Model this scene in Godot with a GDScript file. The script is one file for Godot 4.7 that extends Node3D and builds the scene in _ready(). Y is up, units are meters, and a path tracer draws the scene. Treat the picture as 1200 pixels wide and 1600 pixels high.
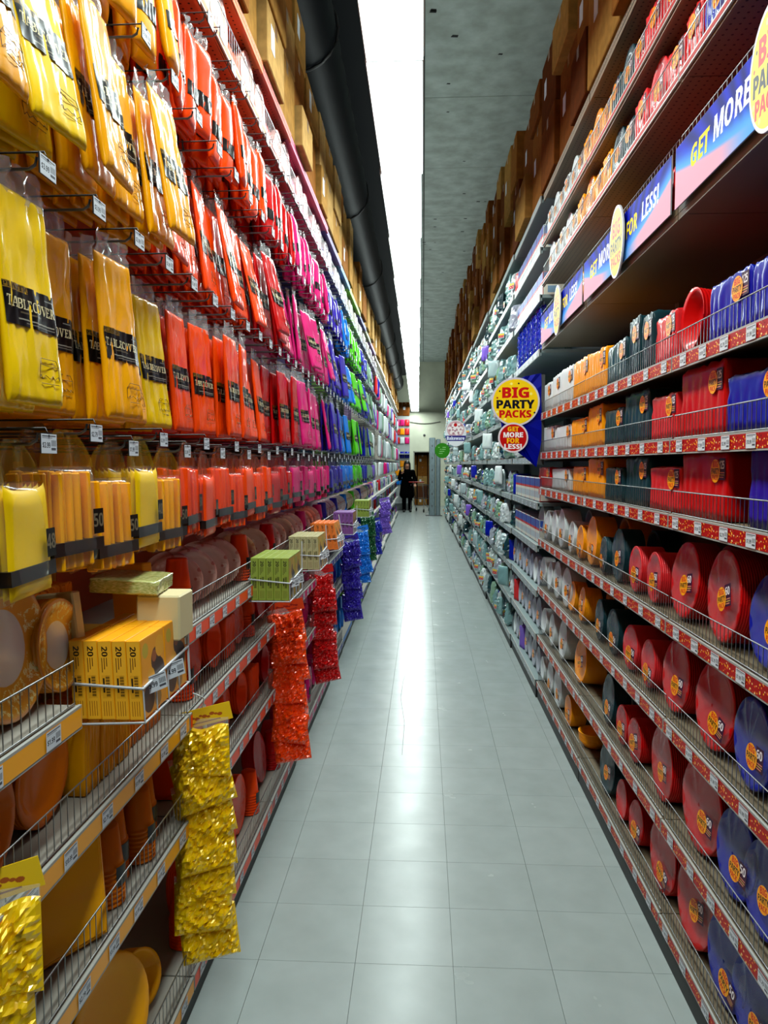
extends Node3D
# A party shop aisle: tablecovers and tableware on the left gondolas, bulk packs on the right ones.

const FOCAL := 1168.0
const EYE := Vector3(0, 1.554, 0)
const RIGHT_X := 0.765
const LEFT_X := -0.65
const EXPOSURE := 1.0

var cam_basis: Basis
var mats := {}
var names := {}
var tex := {}
var lib := {}
var rng := RandomNumberGenerator.new()
var noise := FastNoiseLite.new()

const HUES := {
	"yellow": Color(0.96, 0.64, 0.0), "lemon": Color(0.93, 0.75, 0.0), "orange": Color(0.95, 0.27, 0.005), "red": Color(0.74, 0.015, 0.02),
	"magenta": Color(0.80, 0.09, 0.42), "purple": Color(0.17, 0.09, 0.58), "turquoise": Color(0.02, 0.42, 0.78), "lime": Color(0.30, 0.72, 0.05),
	"royal blue": Color(0.01, 0.08, 0.58), "sage": Color(0.47, 0.60, 0.50), "lavender": Color(0.45, 0.32, 0.72), "white": Color(0.80, 0.82, 0.82),
	"dark teal": Color(0.05, 0.19, 0.22), "blush": Color(0.80, 0.13, 0.15), "gold": Color(0.95, 0.58, 0.0), "green": Color(0.05, 0.30, 0.16),
	"silver": Color(0.62, 0.68, 0.69), "clear": Color(0.44, 0.58, 0.58), "olive": Color(0.46, 0.53, 0.09), "khaki": Color(0.62, 0.58, 0.38), "tangerine": Color(0.86, 0.37, 0.02), "plum": Color(0.40, 0.17, 0.48),
	"amber": Color(0.82, 0.41, 0.0), "pale grey": Color(0.62, 0.63, 0.68),
}


# ---------- mesh helpers: corners are given counter-clockwise as seen from outside ----------
class Shape:
	var st := SurfaceTool.new()
	var xf := Transform3D()
	func _init():
		st.begin(Mesh.PRIMITIVE_TRIANGLES)
	func vert(p: Vector3, uv := Vector2.ZERO):
		st.set_uv(uv)
		st.add_vertex(xf * p)
	func tri(a: Vector3, b: Vector3, c: Vector3, ua := Vector2.ZERO, ub := Vector2.ZERO, uc := Vector2.ZERO):
		vert(a, ua); vert(c, uc); vert(b, ub)
	func quad(a: Vector3, b: Vector3, c: Vector3, d: Vector3, u0 := Vector2(0, 1), u1 := Vector2(1, 0)):
		tri(a, b, c, Vector2(u0.x, u0.y), Vector2(u1.x, u0.y), Vector2(u1.x, u1.y))
		tri(a, c, d, Vector2(u0.x, u0.y), Vector2(u1.x, u1.y), Vector2(u0.x, u1.y))
	func flat(on := true):
		st.set_smooth_group(-1 if on else 0)
	func box(c: Vector3, s: Vector3, uvm := 0.0):
		flat()
		var h := s * 0.5
		var p := []
		for i in 8:
			p.append(c + Vector3(h.x if i & 1 else -h.x, h.y if i & 2 else -h.y, h.z if i & 4 else -h.z))
		for f in [[4, 5, 7, 6, 0, 1], [1, 0, 2, 3, 0, 1], [5, 1, 3, 7, 2, 1], [0, 4, 6, 2, 2, 1], [6, 7, 3, 2, 0, 2], [0, 1, 5, 4, 0, 2]]:
			var u := Vector2(s[f[4]], s[f[5]]) * uvm if uvm > 0 else Vector2.ONE
			quad(p[f[0]], p[f[1]], p[f[2]], p[f[3]], Vector2(0, u.y), Vector2(u.x, 0))
	func cbox(c: Vector3, s: Vector3, b: float):
		# box with chamfered edges
		flat()
		var h := s * 0.5
		var q := func(sx: int, sy: int, sz: int, ax: int) -> Vector3:
			var v := Vector3(sx * h.x, sy * h.y, sz * h.z)
			for k in 3:
				if k != ax:
					v[k] -= signf(v[k]) * b
			return c + v
		for ax in 3:
			for sg in [-1, 1]:
				var e := [[-1, -1], [1, -1], [1, 1], [-1, 1]]
				var f := []
				for k in e:
					var sgn := [0, 0, 0]
					sgn[ax] = sg; sgn[(ax + 1) % 3] = k[0]; sgn[(ax + 2) % 3] = k[1]
					f.append(q.call(sgn[0], sgn[1], sgn[2], ax))
				if sg < 0:
					f.reverse()
				quad(f[0], f[1], f[2], f[3])
		for ax in 3:
			var o1 := (ax + 1) % 3
			var o2 := (ax + 2) % 3
			for s1 in [-1, 1]:
				for s2 in [-1, 1]:
					var v := []
					for e in [[-1, o1], [1, o1], [1, o2], [-1, o2]]:
						var sgn := [0, 0, 0]
						sgn[ax] = e[0]; sgn[o1] = s1; sgn[o2] = s2
						v.append(q.call(sgn[0], sgn[1], sgn[2], e[1]))
					if s1 * s2 > 0:
						v.reverse()
					quad(v[0], v[1], v[2], v[3])
		for i in 8:
			var s3 := [1 if i & 1 else -1, 1 if i & 2 else -1, 1 if i & 4 else -1]
			var v := [q.call(s3[0], s3[1], s3[2], 0), q.call(s3[0], s3[1], s3[2], 1), q.call(s3[0], s3[1], s3[2], 2)]
			if s3[0] * s3[1] * s3[2] < 0:
				v.reverse()
			tri(v[0], v[1], v[2])
	func tube(pts: Array, r: float, n := 5, closed := false):
		flat(false)
		var rings := []
		for i in pts.size():
			var a: Vector3 = pts[i - 1] if i > 0 else (pts[-1] if closed else pts[0])
			var b: Vector3 = pts[i + 1] if i < pts.size() - 1 else (pts[0] if closed else pts[i])
			var t := (b - a).normalized()
			var up := Vector3.UP if absf(t.y) < 0.9 else Vector3.RIGHT
			var sx := t.cross(up).normalized()
			var sy := sx.cross(t)
			var ring := []
			for k in n:
				var an := TAU * k / n
				ring.append(pts[i] + (sx * cos(an) + sy * sin(an)) * r)
			rings.append(ring)
		var count := pts.size() if closed else pts.size() - 1
		for i in count:
			var q0: Array = rings[i]
			var q1: Array = rings[(i + 1) % pts.size()]
			for k in n:
				var k2 := (k + 1) % n
				quad(q0[k], q1[k], q1[k2], q0[k2])
	func wire(a: Vector3, b: Vector3, r: float, n := 3):
		tube([a, b], r, n)
	func lathe(prof: Array, n := 28, smooth := true):
		# profile of (radius, height along +z), drawn so that outside lies to the right when walking it
		flat(not smooth)
		var rr := 0.001
		for w in prof:
			rr = maxf(rr, w.x)
		for i in prof.size() - 1:
			var a: Vector2 = prof[i]
			var b: Vector2 = prof[i + 1]
			for k in n:
				var a0 := TAU * k / n
				var a1 := TAU * (k + 1) / n
				var d0 := Vector2(cos(a0), sin(a0))
				var d1 := Vector2(cos(a1), sin(a1))
				var p := [Vector3(d0.x * a.x, d0.y * a.x, a.y), Vector3(d1.x * a.x, d1.y * a.x, a.y), Vector3(d1.x * b.x, d1.y * b.x, b.y), Vector3(d0.x * b.x, d0.y * b.x, b.y)]
				var uv := []
				for w in p:
					uv.append(Vector2(0.5 + w.x / rr * 0.5, 0.5 - w.y / rr * 0.5))
				if a.x > 0.00001:
					tri(p[0], p[1], p[2], uv[0], uv[1], uv[2])
				if b.x > 0.00001:
					tri(p[0], p[2], p[3], uv[0], uv[2], uv[3])
	func disc(c: Vector3, r: float, n := 32):
		# faces +z
		flat()
		for k in n:
			var a0 := TAU * k / n
			var a1 := TAU * (k + 1) / n
			var d0 := Vector3(cos(a0), sin(a0), 0)
			var d1 := Vector3(cos(a1), sin(a1), 0)
			tri(c, c + d0 * r, c + d1 * r, Vector2(0.5, 0.5), Vector2(0.5 + d0.x * 0.5, 0.5 - d0.y * 0.5), Vector2(0.5 + d1.x * 0.5, 0.5 - d1.y * 0.5))
	func grid(nx: int, ny: int, f: Callable, flip := false, uvr := Rect2(0, 0, 1, 1), facets := false):
		flat(facets)
		var pts := []
		for j in ny + 1:
			var row := []
			for i in nx + 1:
				row.append(f.call(float(i) / nx, float(j) / ny))
			pts.append(row)
		for j in ny:
			for i in nx:
				var a: Vector3 = pts[j][i]
				var b: Vector3 = pts[j][i + 1]
				var c: Vector3 = pts[j + 1][i + 1]
				var d: Vector3 = pts[j + 1][i]
				var ua := uvr.position + uvr.size * Vector2(float(i) / nx, 1.0 - float(j) / ny)
				var uc := uvr.position + uvr.size * Vector2(float(i + 1) / nx, 1.0 - float(j + 1) / ny)
				if flip:
					tri(b, a, d, Vector2(uc.x, ua.y), ua, Vector2(ua.x, uc.y))
					tri(b, d, c, Vector2(uc.x, ua.y), Vector2(ua.x, uc.y), uc)
				else:
					tri(a, b, c, ua, Vector2(uc.x, ua.y), uc)
					tri(a, c, d, ua, uc, Vector2(ua.x, uc.y))
	func done() -> ArrayMesh:
		st.generate_normals()
		st.index()
		return st.commit()


# ---------- object helpers ----------
func numbered(called: String) -> String:
	var k: int = names.get(called, 0)
	names[called] = k + 1
	return called if k == 0 else "%s_%03d" % [called, k]

func part(called: String, m: Mesh, material: Material, parent: Node3D, at := Vector3.ZERO) -> MeshInstance3D:
	var o := MeshInstance3D.new()
	o.name = called
	o.mesh = m
	o.material_override = material
	o.position = at
	parent.add_child(o, true)
	return o

func root_of() -> Node3D:
	return Node3D.new()

func put(o: Node3D, called: String, label: String, category: String, group := "", at := Vector3.ZERO, turn := 0.0) -> Node3D:
	o.name = numbered(called)
	o.position = at
	if turn != 0.0:
		o.rotation.y = turn
	o.set_meta("label", label)
	o.set_meta("category", category)
	if group:
		o.set_meta("group", group)
	add_child(o)
	return o

func struct(called: String, m: Mesh, material: Material, at := Vector3.ZERO) -> MeshInstance3D:
	var o := part(called, m, material, self, at)
	o.set_meta("kind", "structure")
	return o

func mat(key: String, c := Color.WHITE, rough := 0.6, opt := {}) -> StandardMaterial3D:
	if mats.has(key):
		return mats[key]
	var m := StandardMaterial3D.new()
	m.resource_name = key.replace(" ", "_")
	m.albedo_color = c
	m.roughness = rough
	for k in opt:
		m.set(k, opt[k])
	mats[key] = m
	return m

func gloss(hue: String) -> StandardMaterial3D:
	# coloured goods under clear film
	return mat("film " + hue, HUES[hue], 0.5, {"metallic_specular": 0.2, "clearcoat_enabled": true, "clearcoat": 0.50, "clearcoat_roughness": 0.09})

func wrapped_goods(hue: String) -> StandardMaterial3D:
	# goods whose film lies close to them
	return mat("goods " + hue, HUES[hue], 0.5, {"metallic_specular": 0.2, "clearcoat_enabled": true, "clearcoat": 0.28, "clearcoat_roughness": 0.10})

func plain(hue: String) -> StandardMaterial3D:
	return mat("plain " + hue, HUES[hue], 0.45, {"metallic_specular": 0.3})

func ray(px: float, py: float) -> Vector3:
	return cam_basis * Vector3((px - 600.0) / FOCAL, (800.0 - py) / FOCAL, -1.0)

func at_x(px: float, py: float, x: float) -> Vector3:
	var d := ray(px, py)
	return EYE + d * (x / d.x)

func at_z(px: float, py: float, z: float) -> Vector3:
	var d := ray(px, py)
	return EYE + d * (z / d.z)

func drift(z: float) -> float:
	# the rows of shelving run a little askew: further bays stand a little to one side
	return -0.0065 * maxf(0.0, -z - 4.0)


# ---------- printed textures ----------
func type_on(im: Image, text: String, cx: float, cy: float, high: float, c: Color, opt := {}):
	# prints a line of type, centred, into a picture
	var key := "glyph " + text + str(opt.get("serif", false))
	if not lib.has(key):
		var tm := TextMesh.new()
		var sf := SystemFont.new()
		sf.font_names = PackedStringArray(["Droid Serif" if opt.get("serif", false) else "Droid Sans"])
		sf.font_weight = 700
		tm.font = sf
		tm.text = text
		tm.font_size = 40
		tm.pixel_size = 0.01
		tm.depth = 0.0
		tm.curve_step = 2.0
		var ar := tm.surface_get_arrays(0)
		var vs: PackedVector3Array = ar[Mesh.ARRAY_VERTEX]
		var ix: PackedInt32Array = ar[Mesh.ARRAY_INDEX] if ar[Mesh.ARRAY_INDEX] != null else PackedInt32Array(range(vs.size()))
		var bb := AABB(vs[0], Vector3.ZERO)
		for v in vs:
			bb = bb.expand(v)
		lib[key] = [vs, ix, bb]
	var vs: PackedVector3Array = lib[key][0]
	var ix: PackedInt32Array = lib[key][1]
	var bb: AABB = lib[key][2]
	var s := high / bb.size.y
	var sx: float = s * opt.get("wide", 1.0)
	if opt.has("fit"):
		sx = opt.fit / bb.size.x
	var mid := bb.get_center()
	var lean: float = opt.get("lean", 0.0)
	var turned: bool = opt.get("turned", false)
	var fat: float = opt.get("fat", 0.0)
	for t in range(0, ix.size(), 3):
		var p := []
		for k in 3:
			var v := vs[ix[t + k]] - mid
			var q := Vector2(v.x * sx + v.y * s * lean, -v.y * s)
			if turned:
				q = Vector2(-q.y, q.x)
			p.append(q + Vector2(cx, cy))
		var lo := Vector2(minf(p[0].x, minf(p[1].x, p[2].x)), minf(p[0].y, minf(p[1].y, p[2].y)))
		var hi := Vector2(maxf(p[0].x, maxf(p[1].x, p[2].x)), maxf(p[0].y, maxf(p[1].y, p[2].y)))
		var d := ((p[1] - p[0]) as Vector2).cross(p[2] - p[0])
		if absf(d) < 0.0001:
			continue
		for y in range(maxi(0, floori(lo.y - fat)), mini(im.get_height(), ceili(hi.y + fat) + 1)):
			for x in range(maxi(0, floori(lo.x - fat)), mini(im.get_width(), ceili(hi.x + fat) + 1)):
				var q := Vector2(x + 0.5, y + 0.5)
				var w0 := ((p[1] - q) as Vector2).cross(p[2] - q) / d
				var w1 := ((p[2] - q) as Vector2).cross(p[0] - q) / d
				var w2 := 1.0 - w0 - w1
				var e := -0.02 - fat * 0.08
				if w0 >= e and w1 >= e and w2 >= e:
					im.set_pixel(x, y, c)

func fill_disc(im: Image, cx: float, cy: float, r: float, c: Color, squeeze := 1.0):
	for y in range(maxi(0, int(cy - r)), mini(im.get_height(), int(cy + r) + 1)):
		for x in range(maxi(0, int(cx - r * squeeze)), mini(im.get_width(), int(cx + r * squeeze) + 1)):
			if Vector2((x + 0.5 - cx) / squeeze, y + 0.5 - cy).length() <= r:
				im.set_pixel(x, y, c)

func new_image(w: int, h: int, c: Color) -> Image:
	var im := Image.create(w, h, false, Image.FORMAT_RGBA8)
	im.fill(c)
	return im

func texture_of(key: String, im: Image) -> ImageTexture:
	tex[key] = ImageTexture.create_from_image(im)
	return tex[key]

func printed(key: String, rough := 0.45, opt := {}) -> StandardMaterial3D:
	var o := {"albedo_texture": tex[key], "metallic_specular": 0.25}
	o.merge(opt, true)
	return mat("print " + key, Color.WHITE, rough, o)

func make_prints():
	var ink := Color(0.03, 0.03, 0.03)
	var cream := Color(0.86, 0.80, 0.62)
	# tablecover label
	var im := new_image(256, 168, ink)
	im.fill_rect(Rect2i(0, 0, 112, 30), Color(0.45, 0.33, 0.10))
	type_on(im, "PLASTIC", 56, 15, 20, ink, {"serif": true})
	type_on(im, "TABLECOVER", 128, 76, 42, cream, {"serif": true, "fit": 236.0})
	im.fill_rect(Rect2i(70, 108, 100, 7), Color(0.34, 0.30, 0.23))
	im.fill_rect(Rect2i(196, 26, 46, 5), Color(0.5, 0.5, 0.48))
	im.fill_rect(Rect2i(60, 136, 178, 6), Color(0.55, 0.53, 0.48))
	im.fill_rect(Rect2i(90, 150, 148, 5), Color(0.42, 0.40, 0.38))
	texture_of("tablecover", im)
	# cutlery bands
	for n in ["50", "48"]:
		im = new_image(256, 96, Color(0, 0, 0, 1))
		im.fill(ink)
		type_on(im, n, 214, 44, 52, Color(0.42, 0.38, 0.30))
		im.fill_rect(Rect2i(12, 80, 150, 4), Color(0.35, 0.33, 0.3))
		texture_of("band" + n, im)
	# price tags
	for t in [["399", "$3.99"], ["599", "$5.99"], ["499", "$4.99"], ["279", "$2.79"], ["199", "$1.99"], ["1099", "$10.99"]]:
		im = new_image(128, 76, Color(0.80, 0.82, 0.85))
		im.fill_rect(Rect2i(8, 6, 112, 5), Color(0.35, 0.35, 0.38))
		im.fill_rect(Rect2i(8, 14, 84, 3), Color(0.5, 0.5, 0.52))
		type_on(im, t[1], 42, 44, 24, Color(0.10, 0.10, 0.13), {"fit": 62.0})
		for k in 14:
			im.fill_rect(Rect2i(82 + k * 3, 24, 1 + (k * 7) % 3 / 2, 24), Color(0.2, 0.2, 0.22))
		im.fill_rect(Rect2i(82, 54, 38, 10), Color(0.3, 0.3, 0.33))
		texture_of("tag" + t[0], im)
	# bulk pack stickers
	for n in ["125", "60", "50"]:
		im = new_image(160, 112, Color(0.22, 0.05, 0.18))
		im.fill_rect(Rect2i(90, 66, 60, 5), Color(0.8, 0.5, 0.4))
		im.fill_rect(Rect2i(90, 76, 60, 5), Color(0.75, 0.6, 0.3))
		im.fill_rect(Rect2i(90, 86, 52, 5), Color(0.8, 0.5, 0.4))
		type_on(im, n, 120, 34, 36, Color(0.93, 0.90, 0.90), {"fit": 54.0})
		fill_disc(im, 46, 56, 45, Color(0.95, 0.62, 0.03))
		type_on(im, "BIG", 46, 30, 22, Color(0.78, 0.08, 0.04), {"fat": 1.0})
		type_on(im, "PARTY", 46, 56, 20, Color(0.10, 0.05, 0.02), {"fit": 74.0, "fat": 1.0})
		type_on(im, "PACK", 46, 81, 18, Color(0.78, 0.08, 0.04), {"fit": 56.0, "fat": 1.0})
		texture_of("sticker" + n, im)
	# red dotted edge strip
	im = new_image(128, 48, Color(0.66, 0.035, 0.03))
	var r := RandomNumberGenerator.new()
	r.seed = 5
	for k in 46:
		fill_disc(im, r.randf() * 128, r.randf() * 48, r.randf_range(1.5, 3.6), [Color(0.95, 0.72, 0.10), Color(0.93, 0.45, 0.10), Color(0.95, 0.85, 0.55), Color(0.42, 0.02, 0.02)][k % 4])
	texture_of("dotted", im)
	# banner: blue rays above, pale blue swoosh, pink foot
	im = new_image(768, 108, Color.WHITE)
	for y in 108:
		for x in 768:
			var u := x / 768.0
			var v := y / 108.0
			var half := absf(u - 0.5) * 2.0
			var swoosh := 0.86 - 0.50 * pow(half, 1.6)
			var ang := atan2(v - 2.2, (u - 0.5) * 7.0)
			var rays := 0.5 + 0.5 * sin(ang * 46.0)
			var blue := Color(0.0, 0.03, 0.42).lerp(Color(0.0, 0.09, 0.68), rays)
			var c := blue.lerp(Color(0.30, 0.60, 0.90), smoothstep(swoosh - 0.40, swoosh, v))
			c = c.lerp(Color(0.85, 0.60, 0.68), smoothstep(swoosh - 0.03, swoosh + 0.05, v) * smoothstep(0.12, 0.5, half))
			im.set_pixel(x, y, c)
	type_on(im, "GET", 122, 46, 34, Color(0.95, 0.85, 0.10), {"fat": 1.0, "lean": 0.1})
	type_on(im, "MORE", 252, 42, 36, Color(0.86, 0.88, 0.95), {"fat": 1.0, "lean": 0.1})
	type_on(im, "FOR", 500, 46, 34, Color(0.95, 0.85, 0.10), {"fat": 1.0, "lean": 0.1})
	type_on(im, "LESS!", 636, 42, 36, Color(0.86, 0.88, 0.95), {"fat": 1.0, "lean": 0.1})
	texture_of("banner", im)
	# round signs
	im = new_image(320, 320, Color(0.93, 0.78, 0.02))
	for y in 320:
		for x in 320:
			if Vector2(x - 160, y - 160).length() > 148:
				im.set_pixel(x, y, Color(0.78, 0.76, 0.80))
	for s in [[180, 40, 0.05], [56, 90, 0.05], [286, 232, 0.05], [40, 134, 0.6]]:
		fill_disc(im, s[0], s[1], 6, Color(s[2], 0.05, 0.05))
	for s in [[132, 42], [262, 108], [40, 226], [92, 276]]:
		fill_disc(im, s[0], s[1], 9, Color(0.96, 0.90, 0.45))
	type_on(im, "BIG", 160, 100, 66, Color(0.76, 0.03, 0.02), {"fit": 172.0, "fat": 2.0})
	type_on(im, "PARTY", 160, 176, 52, Color(0.02, 0.02, 0.10), {"fit": 246.0, "fat": 2.0})
	type_on(im, "PACKS", 160, 240, 46, Color(0.76, 0.03, 0.02), {"fit": 208.0, "fat": 2.0})
	texture_of("party", im)
	im = new_image(256, 256, Color(0.72, 0.02, 0.02))
	for y in 256:
		for x in 256:
			if Vector2(x - 128, y - 128).length() > 114:
				im.set_pixel(x, y, Color(0.85, 0.80, 0.82))
	type_on(im, "GET", 128, 54, 38, Color(0.95, 0.72, 0.05), {"fat": 2.0})
	type_on(im, "MORE", 128, 104, 40, Color(0.93, 0.92, 0.92), {"fit": 164.0, "fat": 2.0})
	type_on(im, "FOR", 128, 154, 40, Color(0.95, 0.72, 0.05), {"fat": 2.0})
	type_on(im, "LESS!", 128, 204, 40, Color(0.93, 0.92, 0.92), {"fit": 146.0, "fat": 2.0})
	texture_of("getmore", im)
	im = new_image(160, 200, Color(0.85, 0.84, 0.86))
	fill_disc(im, 80, 70, 66, Color(0.78, 0.62, 0.64))
	for k in 40:
		fill_disc(im, 80 + 54 * cos(k * 2.4) * sqrt(k / 40.0), 66 + 46 * sin(k * 2.4) * sqrt(k / 40.0), 9, Color(0.90, 0.84, 0.84) if k % 3 else Color(0.66, 0.46, 0.50))
	fill_disc(im, 78, 36, 13, Color(0.70, 0.03, 0.05))
	im.fill_rect(Rect2i(0, 118, 160, 42), Color(0.16, 0.12, 0.45))
	type_on(im, "Bakeware", 80, 138, 26, Color(0.90, 0.90, 0.95), {"fit": 132.0, "fat": 1.0})
	texture_of("bakeware", im)
	im = new_image(128, 128, Color(0.16, 0.46, 0.05))
	for k in 11:
		im.fill_rect(Rect2i(30 + (k * 17) % 23 + (k % 3) * 14, 34 + (k % 4) * 17, 12 + (k * 5) % 9, 6), Color(0.50, 0.72, 0.42))
	texture_of("greensign", im)
	# candle box spine (tinted by the box colour) and picture side
	im = new_image(64, 320, Color(1, 1, 1))
	type_on(im, "20", 32, 40, 30, Color(0.12, 0.09, 0.05), {"turned": true})
	for k in 3:
		im.fill_rect(Rect2i(14 + k * 12, 66, 4, 60 - k * 12), Color(0.35, 0.25, 0.12))
	im.fill_rect(Rect2i(10, 138, 46, 96), Color(0.95, 0.93, 0.86))
	for k in 22:
		im.fill_rect(Rect2i(30, 142 + k * 4, 20, 1 + (k * 5) % 3), Color(0.1, 0.1, 0.1))
	im.fill_rect(Rect2i(15, 150, 9, 60), Color(0.15, 0.15, 0.15))
	for k in 4:
		im.fill_rect(Rect2i(12 + k * 12, 246, 3, 62), Color(0.62, 0.45, 0.2))
	texture_of("spine", im)
	im = new_image(160, 200, Color(0.92, 0.70, 0.06))
	var pics := [[30, 30, 20, Color(0.75, 0.75, 0.3)], [100, 70, 34, Color(0.30, 0.16, 0.10)], [118, 110, 40, Color(0.20, 0.13, 0.10)], [88, 58, 16, Color(0.60, 0.38, 0.24)], [130, 40, 30, Color(0.93, 0.76, 0.10)], [40, 160, 38, Color(0.35, 0.24, 0.16)], [100, 176, 24, Color(0.62, 0.50, 0.22)], [60, 110, 26, Color(0.90, 0.74, 0.10)]]
	for q in pics:
		fill_disc(im, q[0], q[1], q[2], q[3])
	texture_of("picture", im)
	# ornate yellow plate
	im = new_image(256, 256, Color(0.90, 0.60, 0.05))
	var nz := FastNoiseLite.new()
	nz.seed = 4
	nz.frequency = 0.022
	nz.domain_warp_enabled = true
	nz.domain_warp_amplitude = 34.0
	nz.domain_warp_frequency = 0.02
	for y in 256:
		for x in 256:
			var d := Vector2(x - 128, y - 128).length()
			var g := absf(nz.get_noise_2d(x, y))
			if d < 66:
				im.set_pixel(x, y, Color(0.86, 0.85, 0.82))
			elif d > 72 and d < 118 and g < 0.085:
				im.set_pixel(x, y, Color(0.97, 0.92, 0.66))
			elif d > 120:
				im.set_pixel(x, y, Color(0.86, 0.52, 0.02))
	texture_of("ornate", im)
	# party logo splash for clear packs
	im = new_image(96, 64, Color(0.55, 0.68, 0.70))
	for k in 3:
		fill_disc(im, 18 + k * 30, 20, 13, Color(0.93, 0.72, 0.06))
		fill_disc(im, 20 + k * 28, 42, 15, Color(0.72, 0.04, 0.05))
		im.fill_rect(Rect2i(13 + k * 28, 40, 14, 4), Color(0.95, 0.9, 0.9))
	texture_of("splash", im)
	# gift box print
	im = new_image(64, 96, Color(0.86, 0.84, 0.78))
	im.fill_rect(Rect2i(0, 0, 64, 34), Color(0.15, 0.28, 0.60))
	im.fill_rect(Rect2i(0, 34, 64, 10), Color(0.75, 0.10, 0.10))
	im.fill_rect(Rect2i(14, 56, 36, 28), Color(0.5, 0.62, 0.72))
	texture_of("cutlerybox", im)
	# hanging header card
	im = new_image(128, 64, Color(1, 1, 1))
	for k in 9:
		fill_disc(im, 28 + k * 9, 28 + (k % 3) * 4, 6.0 - (k % 2) * 2, Color(0.72, 0.42, 0.10))
	im.fill_rect(Rect2i(30, 50, 70, 4), Color(0.6, 0.4, 0.2))
	texture_of("header", im)
	# perforated sheet metal
	im = new_image(64, 64, Color(1, 1, 1))
	fill_disc(im, 32, 32, 9, Color(0.12, 0.10, 0.09))
	texture_of("perforated", im)


func noise_tex(key: String, freq: float, lo: Color, hi: Color, size := 256, normal := false, seed_ := 1) -> NoiseTexture2D:
	if tex.has(key):
		return tex[key]
	var t := NoiseTexture2D.new()
	t.width = size
	t.height = size
	t.seamless = true
	var n := FastNoiseLite.new()
	n.seed = seed_
	n.frequency = freq
	n.fractal_octaves = 4
	t.noise = n
	if normal:
		t.as_normal_map = true
		t.bump_strength = 2.0
	else:
		var g := Gradient.new()
		g.set_color(0, lo)
		g.set_color(1, hi)
		t.color_ramp = g
	tex[key] = t
	return t


# ---------- goods: fronts face +z, shelf goods stand on y = 0, hanging goods hang from y = 0 ----------
func eased(x: float) -> float:
	return lerpf(x, 0.5 - 0.5 * cos(PI * x), 0.85)

func pouch_point(u: float, v: float, w: float, h: float, t: float, sd: int, wrinkle: float, sag: float) -> Vector3:
	var crisp := t < 0.02
	var e := sqrt(maxf(0.0, 1.0 - pow(absf(2 * u - 1), 16 if crisp else 4))) * sqrt(maxf(0.0, 1.0 - pow(absf(2 * v - 1), 22 if crisp else 6)))
	var n := noise.get_noise_3d(u * w * 7600.0, v * h * 560.0, sd * 331.0)
	var n2 := noise.get_noise_3d(u * w * 1900.0 + 90.0, v * h * 1500.0, sd * 77.0)
	var z := e * (t * 0.5 * (1.0 + sag * (0.5 - v)) + wrinkle * (0.75 * n + 0.6 * n2))
	var x := (u - 0.5) * w * (1.0 - 0.03 * v)
	return Vector3(x + 0.004 * noise.get_noise_2d(v * h * 900.0, sd * 50.0), (v - 1.0) * h, z)

func pouch(w: float, h: float, t: float, sd: int, wrinkle := 0.006, sag := 0.5, nx := 14, ny := 16) -> ArrayMesh:
	var key := "pouch %s %s %s %s %s" % [w, h, t, sd, nx]
	if not lib.has(key):
		var s := Shape.new()
		s.grid(nx, ny, func(a, b): return pouch_point(eased(a), eased(b), w, h, t, sd, wrinkle, sag))
		s.grid(nx, ny, func(a, b):
			var p := pouch_point(eased(a), eased(b), w, h, t, sd + 7, wrinkle * 0.6, sag)
			p.x = pouch_point(eased(a), eased(b), w, h, t, sd, 0, 0).x
			return Vector3(p.x, p.y, -p.z), true)
		lib[key] = s.done()
	return lib[key]

func pouch_label(w: float, h: float, t: float, sd: int, r: Rect2, lift := 0.0012, wrinkle := 0.006, sag := 0.5) -> ArrayMesh:
	var key := "plabel %s %s %s %s %s" % [w, h, t, sd, r]
	if not lib.has(key):
		var s := Shape.new()
		s.grid(20, 6, func(a, b):
			var p := pouch_point(r.position.x + r.size.x * a, r.position.y + r.size.y * b, w, h, t, sd, wrinkle, sag)
			return p + Vector3(0, 0, lift))
		lib[key] = s.done()
	return lib[key]

func film() -> StandardMaterial3D:
	return mat("clear film", Color(0.92, 0.95, 0.95, 0.03), 0.10, {"metallic_specular": 0.25, "transparency": BaseMaterial3D.TRANSPARENCY_ALPHA})

func cloudy_film() -> StandardMaterial3D:
	return mat("cloudy film", Color(0.80, 0.82, 0.82, 0.24), 0.16, {"metallic_specular": 0.5, "transparency": BaseMaterial3D.TRANSPARENCY_ALPHA})

func header_film(w: float, h: float, sd: int) -> ArrayMesh:
	var key := "hfilm %s %s %s" % [w, h, sd]
	if not lib.has(key):
		var s := Shape.new()
		s.grid(10, 5, func(a, b):
			var wide := lerpf(1.0, 0.78, b)
			return Vector3((a - 0.5) * w * wide, -h * 0.85 + h * b + 0.004 * noise.get_noise_2d(a * 700.0, sd * 70.0) * b, 0.006 * sin(a * 19.0 + sd) * (0.4 + b) + 0.012 * noise.get_noise_2d(a * 500.0, b * 300.0 + sd * 90.0)))
		lib[key] = s.done()
	return lib[key]

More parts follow.
